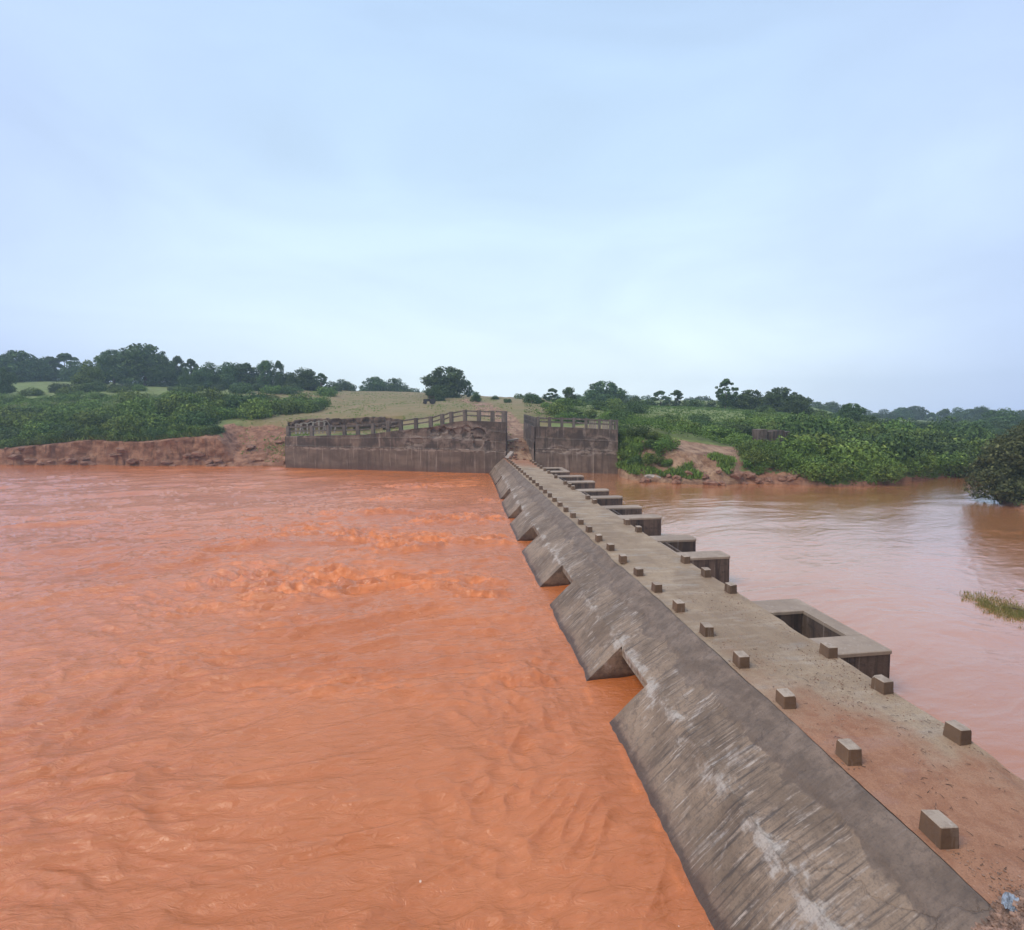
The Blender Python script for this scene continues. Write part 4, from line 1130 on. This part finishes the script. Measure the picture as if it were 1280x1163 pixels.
T += [
 ('dome', 48, 447, 195, 40, "hazy rounded tree overlapping the right flank of the leftmost dome tree"),
 ('low', 92, 450, 200, 36, "hazy low tree behind the small brighter green one, left skyline"),
 ('low', 124, 452, 185, 30, "dark low tree between the brighter green tree and the big clump, left skyline"),
 ('dome', 160, 440, 190, 50, "dark crown filling the middle of the big left clump"),
 ('low', 212, 455, 178, 34, "dark low tree at the right foot of the tallest left tree"),
 ('low', 250, 457, 176, 34, "dark low tree before the flat-topped row, left skyline"),
 ('dome', 298, 453, 190, 44, "dark crown filling the flat-topped row, left skyline"),
 ('low', 320, 458, 184, 36, "dark low tree left of the bamboo-like tree"),
 ('low', 392, 470, 180, 30, "dark low tree at the field margin behind the open-crowned one"),
 ('low', 414, 476, 190, 28, "small low tree at the far margin of the open field"),
 ('dome', 925, 492, 145, 44, "dark crown at the left shoulder of the dense clump on the right hill"),
 ('low', 868, 498, 150, 34, "dark low tree between the see-through pair and the right hill clump"),
 ('low', 812, 497, 165, 30, "dark low tree left of the see-through pair, right skyline"),
 ('low', 776, 492, 175, 34, "dark tree at the right flank of the big dome above the right wall")]
for t_ in T: tree(*t_[:5], t_[5], gt if t_[1] < 620 else "trees on the skyline above the right bank")
g3 = "hazy trees of the wood beyond the river bend"
for px, pt, D, wd in [(1020, 504, 240, 36), (1040, 506, 250, 30), (1058, 508, 260, 36), (1105, 510, 280, 30), (1128, 509, 280, 32), (1146, 510, 290, 34), (1165, 515, 280, 28), (1182, 515, 260, 32), (1197, 513, 250, 30),
        (1214, 514, 270, 30), (1228, 511, 240, 34), (1290, 512, 230, 50), (1330, 508, 220, 50), (1085, 512, 250, 28),
        (1000, 503, 260, 30), (1115, 524, 190, 32), (1140, 522, 190, 34), (1165, 526, 180, 34), (1190, 524, 190, 36), (1212, 524, 170, 34), (1235, 528, 160, 32), (1270, 520, 170, 40)]:
    tree(rnd.choice(['dome', 'dome', 'tall', 'low']), px, pt + rnd.uniform(-5, 1.5), D, wd * .85, "hazy blue-green tree in the wood beyond the river bend", g3)
g7 = "dark trees of the wood behind the right hill"
for px, pt, D, wd in [(1020, 512, 130, 36), (1042, 516, 128, 34), (1062, 520, 125, 32), (1100, 522, 125, 36), (1120, 524, 128, 36), (1142, 526, 130, 36), (1162, 526, 128, 36), (1184, 527, 130, 36), (1206, 526, 132, 36), (1228, 525, 130, 36), (1250, 524, 130, 36)]:
    tree(rnd.choice(['dome', 'low', 'mid']), px, pt + rnd.uniform(-3, 2), D, wd, "dark green tree of the wood rising behind the right hill", g7)
g4 = "dark trees along the water at the river bend"
for px, pt, D, wd in [(1120, 534, 130, 30), (1138, 540, 125, 30), (1156, 537, 135, 32), (1172, 542, 125, 28), (1186, 538, 135, 30), (1200, 543, 125, 26), (1214, 540, 130, 26), (1228, 538, 125, 30), (1150, 552, 108, 26), (1172, 556, 105, 26), (1192, 560, 100, 24), (1208, 556, 112, 22), (1245, 536, 120, 30), (1275, 532, 120, 36), (1222, 552, 108, 20), (1098, 528, 130, 30), (1112, 532, 122, 26), (1130, 530, 140, 30), (1148, 532, 145, 30), (1168, 531, 140, 30), (1184, 533, 145, 28), (1200, 534, 140, 28), (1218, 533, 140, 28), (1236, 531, 130, 28), (1160, 545, 115, 24), (1182, 549, 112, 24), (1200, 551, 118, 22), (1140, 543, 118, 24), (1076, 524, 150, 28)]:
    tree('low', px, pt + rnd.uniform(-2, 2), D, wd, "dark green tree massed near the water where the river bends away", g4)
g5 = "faint tree line on the horizon"
for px in range(-60, 1000, 23):
    if 395 < px < 445 or 590 < px < 640 : continue
    tree(rnd.choice(['dome', 'low', 'low']), px + rnd.uniform(-6, 6), (486 if px < 640 else 493) + rnd.uniform(-3, 3) - (14 if px < 350 else 0), 320, rnd.uniform(34, 52), "faint hazy tree in the farthest tree line on the horizon", g5)
for px, pt, D, wd in [(1003, 511, 150, 26), (1018, 517, 145, 26), (1034, 522, 140, 26), (1048, 520, 150, 24), (1104, 529, 135, 26)]:
    tree('low', px, pt, D, wd, "dark tree in the gap right of the dense clump on the right hill", "trees right of the dense clump on the right hill")
g6 = "trees closing the skyline of the right bank"
for px, pt, D, wd in [(648, 494, 210, 30), (668, 492, 205, 30), (722, 492, 175, 30), (780, 497, 190, 36), (806, 499, 170, 30), (838, 500, 165, 34), (858, 503, 160, 30), (876, 500, 160, 34), (902, 503, 145, 30), (922, 500, 140, 30), (1010, 508, 165, 36), (1028, 512, 160, 30), (1050, 514, 165, 36), (1070, 516, 170, 34), (1092, 520, 150, 34), (1110, 522, 150, 34), (1128, 526, 145, 30)]:
    tree(rnd.choice(['mid', 'low', 'dome']), px, pt, D, wd, "rounded green tree filling the skyline between the taller ones of the right bank", g6)
# big bush leaning over the water at the right edge
bz = 0.9
bt = tree('dull', 1272, 527, 47, 84, "big dull green bush leaning over the water at the right picture edge", zb=bz, name="riverside_bush")
bc = leaf_cloud("crown", [(0.6,0,3.5,4.2,4.4,3.6),(-3,1,2.6,2.8,2.6,2.4),(-3.6,-1,1.8,1.9,2,1.5),(0,-2,1.6,4,3,1.5),(1,0,6.6,3.4,3.4,2.4),(-2,0,5.6,2.8,2.8,2.2),(-1.4,-1,7.3,1.6,1.6,1.2),(3,0,5,3,3,3),(-4.1,.4,3.6,1.3,1.3,1.2),(2.5,-3,3,2.5,2.5,2.5)] + [(-4.6 + .5 * math.sin(k * 2.3), 1.5 * math.cos(k * 1.7), .8 + k * .55, .5 + .3 * math.sin(k) ** 2, .7, .45) for k in range(10)] + [(-4.2 + k * .8, math.sin(k * 3.) * 2, 6.2 + .9 * math.sin(k * 1.9) + k * .22, .7, .7, .55) for k in range(9)] + [(-3.8 + k * .9, -2.6, .5 + .25 * math.sin(k * 2.), .8, .6, .4) for k in range(8)], 30000, 0.16, M_dry, 77, 0.45, droop=0.5)
for ch in bt.children:
    if ch.name.startswith("crown"): ch.data = bc
bt.scale = (.86, .86, .88); bt.rotation_euler = (0, 0, 0); bt['category'] = "bush"
q = P(1286, 560, 48); bt.location = (q[0], q[1], bz)
for px, D, s in ((1345, 52, .8), (1400, 58, .9), (1310, 62, .6), (1450, 50, .9)):
    q = P(px, 560, D); z = float(rb_z(np.array([q[0]]), np.array([q[1]]))[0])
    e = empty("riverside_bush", (q[0], q[1], z), "dull green bush behind the big one at the right picture edge", "bush", "bushes on the right-hand bank", rnd.uniform(0, 6))
    e.scale = (s, s, s); link("trunk", protos['dull'][0][0], e); link("crown", bc, e)

# shrubs: hemispherical, radius 1
def shrub_proto(seed, mat, tall=1.0, n=3400):
    g = random.Random(seed); lobes = [(0, 0, .35, .8, .8, .6 * tall)]
    for i in range(7):
        a = g.uniform(0, 6.28); r = g.uniform(.2, .75); s = g.uniform(.28, .5)
        lobes.append((math.cos(a) * r, math.sin(a) * r, g.uniform(.15, .8) * tall * (1.1 - .5 * r), s, s, s * .9))
    return leaf_cloud("shrub", lobes, n, .05, mat, seed, .45)
sh_mid = [shrub_proto(60 + i, M_mid) for i in range(5)]
sh_lite = [shrub_proto(70 + i, M_lite) for i in range(4)]
sh_dark = [shrub_proto(80 + i, M_dark) for i in range(4)]
def shrub(x, y, r, kind, label, group, squash=1.0, name="shrub"):
    z = gz_(x, y)
    o = link(name, rnd.choice({'m': sh_mid, 'l': sh_lite, 'd': sh_dark}[kind]), None, (x, y, z - .1 * r))
    o.scale = (r, r, r * squash * rnd.uniform(.8, 1.15)); o.rotation_euler = (0, 0, rnd.uniform(0, 6.28))
    tag(o, label, "shrub", group); return o
def at_pd(px, d):
    a = az_of(px); r = Rshore(a) + d; return r * math.sin(a), r * math.cos(a)
counts = 0
def scatter(n, fpx, fd, fr, mixk, label, group, squash=1.0, ok=None):
    global counts
    k = 0; tries = 0; pts = []
    while k < n and tries < n * 30:
        tries += 1
        px = rnd.uniform(*fpx); d = fd[0] + (fd[1] - fd[0]) * rnd.random() ** 1.3
        if ok and not ok(px, d): continue
        x, y = at_pd(px, d); r = rnd.uniform(*fr)
        if any((x - a) ** 2 + (y - b) ** 2 < (0.55 * (r + c)) ** 2 for a, b, c in pts): continue
        pts.append((x, y, r)); shrub(x, y, r, rnd.choice(mixk), label, group, squash); k += 1
    counts += k
# left thicket
scatter(12, (-60, 60), (3.2, 5.5), (1.7, 2.9), 'mmmd', "dense green shrub drooping over the low lip of the bank at the left picture edge", "shrubs over the low lip at the left edge", .9)
scatter(26, (60, 268), (3.9, 6.5), (1.6, 2.8), 'mmmd', "dense green shrub hanging over the lip of the eroded red bank", "shrubs along the lip of the eroded left bank", .95)
scatter(46, (-60, 325), (7.5, 34), (2.4, 4.6), 'mmmlld', "rounded green shrub in the thicket behind the left bank", "shrubs of the left bank thicket", 1.05, ok=lambda px, d: px < 250 or d > 18)
scatter(16, (290, 400), (26, 44), (2.6, 4.4), 'mmd', "dense green shrub in the clump at the left corner of the field", "shrubs at the left corner of the field", .9, ok=lambda px, d: not (px > 360 and d < 30))
scatter(30, (-60, 345), (36, 78), (1.8, 4.0), 'mmld', "low shrub on the grassy rise under the left skyline trees", "shrubs under the left skyline trees", .75)
scatter(20, (660, 800), (24, 70), (1.4, 3.4), 'mmld', "shrub in the scrub behind the right wall railing", "shrubs behind the right wall", .9)
scatter(22, (-60, 420), (72, 92), (2.2, 4.2), 'mdd', "dark low shrub filling in beneath the left skyline trees", "dark shrubs at the foot of the left skyline trees", .9)
scatter(5, (600, 680), (50, 90), (1.0, 2.2), 'md', "small shrub dotted on the rise beyond the track", "shrubs beyond the track", .7)
scatter(16, (776, 835), (2.4, 8.5), (1.1, 2.0), 'mdm', "green shrub on the slope beside the end of the right wall", "shrubs beside the right wall end", .95)
scatter(12, (935, 1015), (3.2, 7), (1.6, 2.6), 'mml', "leafy shrub above the earthy strip at the foot of the right hill", "shrubs above the earthy strip of the right hill", 1.0)
scatter(26, (1012, 1216), (0.8, 5), (2.0, 3.4), 'mmlll', "leafy shrub along the water's edge of the right hill", "shrubs along the water of the right hill", 1.0)
scatter(46, (850, 1215), (8, 42), (2.2, 4.2), 'mmdmllll', "leafy shrub on the overgrown slope of the right hill", "shrubs on the slope of the right hill", .8, ok=lambda px, d: px > 925 or d > 17 if not (940 < px < 990 and d < 20) else False)
scatter(16, (770, 1000), (26, 46), (1.8, 3.4), 'mld', "shrub bordering the bright meadow on the right bank", "shrubs bordering the right meadow", .8)

scatter(20, (-60, 395), (14, 40), (3.4, 5.2), 'mmld', "tall rounded bush standing above the shrubs of the left bank thicket", "tall bushes of the left bank thicket", 1.15, ok=lambda px, d: (px < 255 or d > 22) and not (px > 360 and d < 32))
scatter(26, (965, 1216), (5, 42), (3.2, 5.2), 'mmdl', "tall rounded bush standing above the scrub of the right hill", "tall bushes of the right hill", 1.15)
# weeds and tall grass as ground cover
def tufts(name, pts, size, mat, seed, blades=9, tri=0.35):
    g = np.random.default_rng(seed); pts = np.asarray(pts); n = len(pts) * blades
    c = np.repeat(pts, blades, 0) + np.c_[g.normal(size=(n, 2)) * size * .6, np.zeros(n)]
    h = size * (0.5 + g.random(n)); ang_ = g.random(n) * 6.28; wv = size * tri * (0.5 + g.random(n))
    lean = g.normal(size=(n, 2)) * size * .45
    a = c + np.c_[np.cos(ang_) * wv, np.sin(ang_) * wv, np.full(n, -.05)]
    b = c - np.c_[np.cos(ang_) * wv, np.sin(ang_) * wv, np.full(n, .05)]
    t = c + np.c_[lean, h]
    tint = np.clip(.5 + .25 * g.normal(size=n), 0, 1)
    return raw_mesh(name, np.stack([a, b, t], 1).reshape(-1, 3), np.arange(n * 3).reshape(n, 3), mat, False, {'tint': np.repeat(tint, 3)})
def ground_pts(n, px0, px1, d0, d1, pw=1.4, keep=None):
    px = NR.uniform(px0, px1, n); d = d0 + (d1 - d0) * NR.random(n) ** pw
    a = np.interp(px, pxs, az_in); r = Rshore(a) + d
    x, y = r * np.sin(a), r * np.cos(a)
    if keep is not None:
        m = keep(x, y, px, d); x, y = x[m], y[m]
    return np.c_[x, y, height(x, y)]
nz = lambda x, y, px, d: fbm(x / 6, y / 6, 3, 500) > -0.15
def lumps(name, pts, hmax, size, mat, seed):
    g = np.random.default_rng(seed); pts = np.asarray(pts); n = len(pts)
    mound = np.clip(0.45 + 1.1 * fbm(pts[:, 0] / 2.6, pts[:, 1] / 2.6, 3, 700 + seed), 0.05, 1.4) * hmax
    c = pts + np.c_[np.zeros((n, 2)), mound * (0.15 + 0.85 * g.random(n) ** .5)]
    t1 = g.normal(size=(n, 3)); t1 /= np.linalg.norm(t1, axis=1)[:, None]
    t2 = np.cross(t1, g.normal(size=(n, 3))); t2 /= np.linalg.norm(t2, axis=1)[:, None]
    sz = size * (0.5 + g.random(n))[:, None]
    V = np.stack([c + t1 * sz, c - t1 * sz * .35 + t2 * sz * .55, c - t1 * sz * .9, c - t1 * sz * .1 - t2 * sz * .6], 1)
    tint = np.clip(.42 + .38 * fbm(pts[:, 0] / 9, pts[:, 1] / 9, 2, 721) + .3 * fbm(pts[:, 0] / 1.5, pts[:, 1] / 1.5, 2, 720) + .2 * g.normal(size=n), 0, 1)
    return raw_mesh(name, V.reshape(-1, 3), np.arange(n * 4).reshape(n, 4), mat, False, {'tint': np.repeat(tint, 4)})
pts = np.concatenate([ground_pts(200000, -120, 330, 3.6, 60, 1.3, lambda x, y, px, d: (px < 250) | (d > 17)), ground_pts(16000, 1012, 1230, 0.1, 3.0, 1.0), ground_pts(260000, 930, 1300, 1.6, 60, 1.3, lambda x, y, px, d: (d < 4) | (fbm(x / 7, y / 7, 3, 781) > -.16)), ground_pts(14000, 772, 930, 13, 42), ground_pts(9000, 655, 790, 24, 50, 1, lambda x, y, px, d: fbm(x / 5, y / 5, 3, 777) > -.1)])
pts_r = pts[np.arctan2(pts[:, 0], pts[:, 1]) > az_of(940)]; pts = pts[np.arctan2(pts[:, 0], pts[:, 1]) <= az_of(940)]
tag(link("undergrowth", lumps("undergrowth", pts_r, 2.1, .115, M_lite, 6)), "light green weeds and creepers covering the right hill", "undergrowth", kind='stuff')
tag(link("undergrowth", lumps("undergrowth", pts, 1.9, .125, M_mid, 5)), "tangled green weeds covering the ground between the shrubs on both banks", "undergrowth", kind='stuff')
pts = np.concatenate([ground_pts(5000, 300, 640, 3, 110, 1.2, nz), ground_pts(1500, 330, 600, 1, 9, 1.0, nz)])
tag(link("field_grass", tufts("field_grass", pts, .16, M_lite, 6, 8, .3)), "short patchy grass on the bare field above the long wall", "grass", kind='stuff')
pts = np.concatenate([ground_pts(2600, 808, 915, 1.0, 6.5, 1.0, lambda x, y, px, d: (fbm(x / 3, y / 3, 3, 510) > -0.05) & (d < 6)), ground_pts(1200, 772, 800, 1, 10, 1)])
tag(link("bank_grass", tufts("bank_grass", pts, .4, M_lite, 7, 8, .3)), "bright green grass strip at the foot of the dirt mound by the water", "grass", kind='stuff')
pts = ground_pts(4000, 755, 985, 38, 100, 1.0)
tag(link("meadow_grass", tufts("meadow_grass", pts, .22, mat_leaf("meadow_leaves", (.07, .13, .03), (.11, .20, .045), (.17, .28, .07)), 8, 6, .5)), "bright green meadow strip on the right bank under the skyline", "grass", kind='stuff')
# grass fringe hanging over the scarp and cliff lip
pts = ground_pts(1500, -60, 250, 2.9, 4.0, 1.0)
tag(link("lip_grass", tufts("lip_grass", pts, .6, M_mid, 9, 9, .25)), "grass fringe hanging over the lip of the eroded left bank", "grass", kind='stuff')

# weed mat standing in the water at the right edge
im = np.array(onz(1262, 768, ZR)); 
isl = []
g = np.random.default_rng(3)
for k in range(620):
    u = g.random() ** .9
    p = onz(1222 + u * 72, 753 + u * 20 + g.normal() * (2.2 + 4.2 * math.sin(min(1, u + .15) * 2.6)), ZR); isl.append((p[0], p[1], ZR - .02))
for k in range(46):
    p = onz(1203 + g.random() * 22, 741 + g.random() * 12, ZR); isl.append((p[0], p[1], ZR - .02))
tag(link("weed_mat", tufts("weed_mat", isl, .15, M_weed, 12, 8, .10)), "olive tangle of half-drowned weeds in the calm water at the right picture edge", "weeds", kind='stuff')
def stick(bm, a, b, r):
    a = Vector(a); b = Vector(b); d = b - a; qd = d.to_track_quat('Z', 'Y'); rings = []
    for t_ in (0, .5, 1):
        c = a.lerp(b, t_) + Vector((0, 0, r * 1.2 * (t_ == .5)))
        rings.append([bm.verts.new(c + qd @ Vector((math.cos(k * 1.257) * r * (1 - .5 * t_), math.sin(k * 1.257) * r * (1 - .5 * t_), 0))) for k in range(5)])
    for i in range(2):
        for k in range(5): bm.faces.new((rings[i][k], rings[i][(k + 1) % 5], rings[i + 1][(k + 1) % 5], rings[i + 1][k]))
    bm.faces.new(rings[0][::-1]); bm.faces.new(rings[2])
bm = bmesh.new()
p, q = onz(1252, 759, ZR), onz(1288, 768, ZR)
stick(bm, (p[0], p[1], ZR + .01), (q[0], q[1], ZR + .05), .05)
tag(link("driftwood", bm_mesh("driftwood", bm, M_twig, True)), "dark waterlogged branch lying in the weeds at the right picture edge", "branch")
bm = bmesh.new(); p, q = onz(1269, 737, ZR), onz(1296, 742, ZR)
stick(bm, (p[0], p[1], ZR), (q[0], q[1], ZR + .1), .05)
tag(link("driftwood", bm_mesh("driftwood", bm, M_rock, True)), "pale piece of driftwood breaking the water just above the weed tangle", "branch")

# ------------------------------------------------------------------ rocks, rubble
def rock_mesh(name, seed, mat, sub=2):
    bm = bmesh.new(); bmesh.ops.create_icosphere(bm, subdivisions=sub, radius=1)
    g = random.Random(seed); o = [g.uniform(0, 50) for _ in range(3)]
    for v in bm.verts:
        k = 1 + .35 * float(vn(v.co.x * 1.3 + o[0], v.co.y * 1.3 + v.co.z * 1.7 + o[1], 3)) + .12 * float(vn(v.co.x * 4 + o[2], v.co.y * 4 + v.co.z * 3, 4))
        v.co *= k
    return bm_mesh(name, bm, mat)
rk = [rock_mesh("boulder", i, M_redrock) for i in range(5)]
q = onz(818, 601, ZR)
o = link("boulder", rock_mesh("boulder", 9, M_rock, 3), None, (q[0], q[1], ZR + .35)); o.scale = (1.7, 1.1, .75); o.rotation_euler = (.1, .15, .3)
tag(o, "pale grey slab-like boulder at the water's edge below the dirt mound", "boulder")
q = onz(806, 603, ZR); o = link("boulder", rk[2], None, (q[0], q[1], ZR + .1)); o.scale = (.7, .6, .55); tag(o, "small dark boulder in the water just left of the pale slab", "boulder")
for i in range(26):
    px = rnd.uniform(832, 1000); d = rnd.uniform(-.2, 1.6); x, y = at_pd(px, d); z = max(ZR, gz_(x, y))
    o = link("boulder", rnd.choice(rk), None, (x, y, z + .05)); s = rnd.uniform(.25, .65); o.scale = (s * 1.4, s, s * .7); o.rotation_euler = (0, 0, rnd.uniform(0, 6))
    tag(o, "reddish earth-stained rock at the water's edge below the right bank", "boulder", "rocks along the right bank waterline")
for i in range(34):
    px = rnd.uniform(5, 352); d = rnd.uniform(-.3, .9) if px < 280 else rnd.uniform(0, 9); x, y = at_pd(px, d); z = max(ZL, gz_(x, y)) 
    o = link("boulder", rnd.choice(rk), None, (x, y, z)); s = rnd.uniform(.3, .9); o.scale = (s * 1.5, s, s * .6); o.rotation_euler = (0, 0, rnd.uniform(0, 6))
    tag(o, "fallen lump of red earth at the foot of the eroded left bank", "boulder", "fallen lumps below the left bank")
# rubble at the top end of the causeway between the walls
for i in range(16):
    x, y = rnd.uniform(9.4, 12.2), rnd.uniform(72.5, 80); z = gz_(x, y)
    if y < 73.6: z = 2.5
    o = link("rubble", rnd.choice(rk), None, (x, y, z + .1)); s = rnd.uniform(.12, .3); o.scale = (s * 1.3, s, s * .7); o.rotation_euler = (rnd.uniform(-.4, .4), 0, rnd.uniform(0, 6))
    tag(o, "lump of broken rubble where the causeway meets the dirt track", "rubble", "rubble at the far causeway end")
bm = bmesh.new(); box_bm(bm, -.9, .9, -.3, .3, 0, .35, .04, .08, 4)
o = link("concrete_slab", bm_mesh("concrete_slab", bm, M_rock), None, (9.5, 74.4, 2.9)); o.rotation_euler = (.2, -.45, .9)
tag(o, "pale broken concrete slab tilted at the foot of the long wall's railing end", "rubble")
bm = bmesh.new(); box_bm(bm, -1.0, 1.0, -.3, .3, 0, .3, .04, .08, 5)
o = link("concrete_slab", bm_mesh("concrete_slab", bm, M_rock), None, (10.8, 80.5, 4.9)); o.rotation_euler = (.1, -.2, .3)
tag(o, "pale broken slab lying across the track between the two walls", "rubble")

# gravel heap at the near end, under the viewpoint
hx, hy = np.meshgrid(np.linspace(-14, 24, 260), np.linspace(-6, 8.0, 200), indexing='ij')
def near_z(x, y):
    front = 6.72 - 0.22 * np.maximum(0, 11.3 - x) + 0.10 * np.maximum(0, x - 11.3) + 0.10 * fbm(x * 2.1, x * .4, 3, 601)
    front = np.where(x < 7.8, front - 0.9 * (7.8 - x), front)
    front = np.maximum(front, 0.9)
    d = front - y
    slope = np.where(x > 6.2, 1.0, 4.0)
    base = np.where(x > 8.65, 2.48, np.where(x > 6.2, 2.46 - 0.58 * (8.65 - x), -1.2))
    z = base + slope * np.maximum(d, 0) - 3 * np.maximum(-d, 0) * (x > 12.4)
    z = np.where((d < 0), np.where((x > 8.85) & (x < 12.4), 2.38, -1.2), z)
    z = np.minimum(z, 8.75 + 0.05 * fbm(x, y, 2, 3))
    return z + 0.05 * fbm(x * 2, y * 2, 3, 605) * (d > 0)
hz_ = near_z(hx, hy)
me = raw_mesh("near_bank", np.stack([hx, hy, hz_], -1).reshape(-1, 3), grid_faces(*hx.shape), M_gravel, True)
tag(link("near_bank_ground", me), kind='structure')
g = np.random.default_rng(9)
pv, pf = [], []
ico = bmesh.new(); bmesh.ops.create_icosphere(ico, subdivisions=1, radius=1)
iv = np.array([v.co[:] for v in ico.verts]); jf = np.array([[v.index for v in f.verts] for f in ico.faces]); ico.free()
def pebbles(name, P_, smin, smax, mat, seed, bury=.3):
    g = np.random.default_rng(seed); n = len(P_)
    s = smin * (smax / smin) ** (g.random(n) ** 1.8)
    a = g.random(n) * 6.28
    sc = np.stack([s * (0.8 + .6 * g.random(n)), s * (.6 + .4 * g.random(n)), s * (.4 + .4 * g.random(n))], -1)
    V = iv[None] * sc[:, None] * (1 + .25 * g.normal(size=(n, len(iv), 1)).clip(-1, 1))
    ca, sa = np.cos(a)[:, None], np.sin(a)[:, None]
    x = V[..., 0] * ca - V[..., 1] * sa; y = V[..., 0] * sa + V[..., 1] * ca
    V = np.stack([x, y, V[..., 2]], -1) + P_[:, None]
    V[..., 2] += (s * bury)[:, None]
    Fc = (jf[None] + (np.arange(n) * len(iv))[:, None, None]).reshape(-1, 3)
    return raw_mesh(name, V.reshape(-1, 3), Fc, mat, False)
x = g.uniform(6.5, 13.5, 22000); y = g.uniform(4.2, 6.9, 22000); zn_ = near_z(x, y)
m = (zn_ > 1.0)
tag(link("gravel", pebbles("gravel", np.c_[x, y, zn_][m], .010, .055, M_gravel, 4)), "reddish loose gravel heaped over the near end of the causeway", "gravel", kind='stuff')
x = g.uniform(8.85, 12.25, 6000); y = 6.0 + 14 * g.random(6000) ** 1.7
m = fbm(x * .9, y * .9, 3, 620) > -0.05
gx_l, gy_l = x[m], y[m]
for k in range(12):
    for bxx, byy in ((8.98, 7.28 + 2.035 * k),) + (((12.12, RY[k]),) if k < 5 else ()):
        a_ = g.uniform(0, 6.28, 60); r_ = .2 + np.abs(g.normal(size=60)) * .07
        gx_l = np.r_[gx_l, (bxx + np.cos(a_) * r_).clip(8.74, 12.34)]; gy_l = np.r_[gy_l, byy + np.sin(a_) * r_ * 1.15]
tag(link("deck_grit", pebbles("deck_grit", np.c_[gx_l, gy_l, np.full(len(gx_l), 2.5)], .006, .026, M_gravel, 5)), "loose grit and chips scattered over the near part of the deck", "grit", kind='stuff')
bm = bmesh.new()
for i in range(150):
    x = rnd.uniform(9.0, 12.2); y = 5.9 + 8.5 * rnd.random() ** 1.5
    a = rnd.uniform(0, 6.28); l = rnd.uniform(.03, .14); stick(bm, (x, y, 2.52), (x + math.cos(a) * l, y + math.sin(a) * l, 2.525), .006)
tag(link("twig_litter", bm_mesh("twig_litter", bm, M_twig)), "dark twig litter scattered over the near part of the deck", "twigs", kind='stuff')
# crumpled blue plastic scrap on the gravel
n = 26
u, v = np.meshgrid(np.linspace(-1, 1, n), np.linspace(-1, 1, n), indexing='ij')
rr = 1 - .3 * (u ** 2 + v ** 2) / 2
X_ = u * .20 * rr; Y_ = v * .11 * rr
Zb = .07 * np.abs(fbm(u * 2.4, v * 2.4, 3, 650)) + .03 * ridge(u * 3, v * 3, 2, 655)
q = onz(1262, 1139, 2.62)
me = raw_mesh("plastic_scrap", np.stack([X_, Y_, Zb], -1).reshape(-1, 3), grid_faces(n, n), M_blue, True)
o = link("plastic_scrap", me, None, (q[0], q[1], float(near_z(np.array([q[0]]), np.array([q[1]]))[0]) + .05)); o.rotation_euler = (.1, -.1, .5)
tag(o, "crumpled pale blue plastic scrap on the gravel in the bottom right corner", "plastic scrap")

# ------------------------------------------------------------------ haze
bm = bmesh.new(); box_bm(bm, -420, 470, -60, 460, -3.5, 40)
hm = bpy.data.materials.new("haze"); hm.use_nodes = True
hn = hm.node_tree
for x_ in list(hn.nodes): hn.nodes.remove(x_)
ho = hn.nodes.new('ShaderNodeOutputMaterial'); hv = hn.nodes.new('ShaderNodeVolumePrincipled')
hv.inputs['Color'].default_value = (0.62, 0.82, 1.0, 1)
hv.inputs['Density'].default_value = 0.0007
hn.links.new(hv.outputs[0], ho.inputs['Volume'])
tag(link("haze", bm_mesh("haze", bm, hm)), "thin pale blue haze softening the distant trees", "haze", kind='stuff')
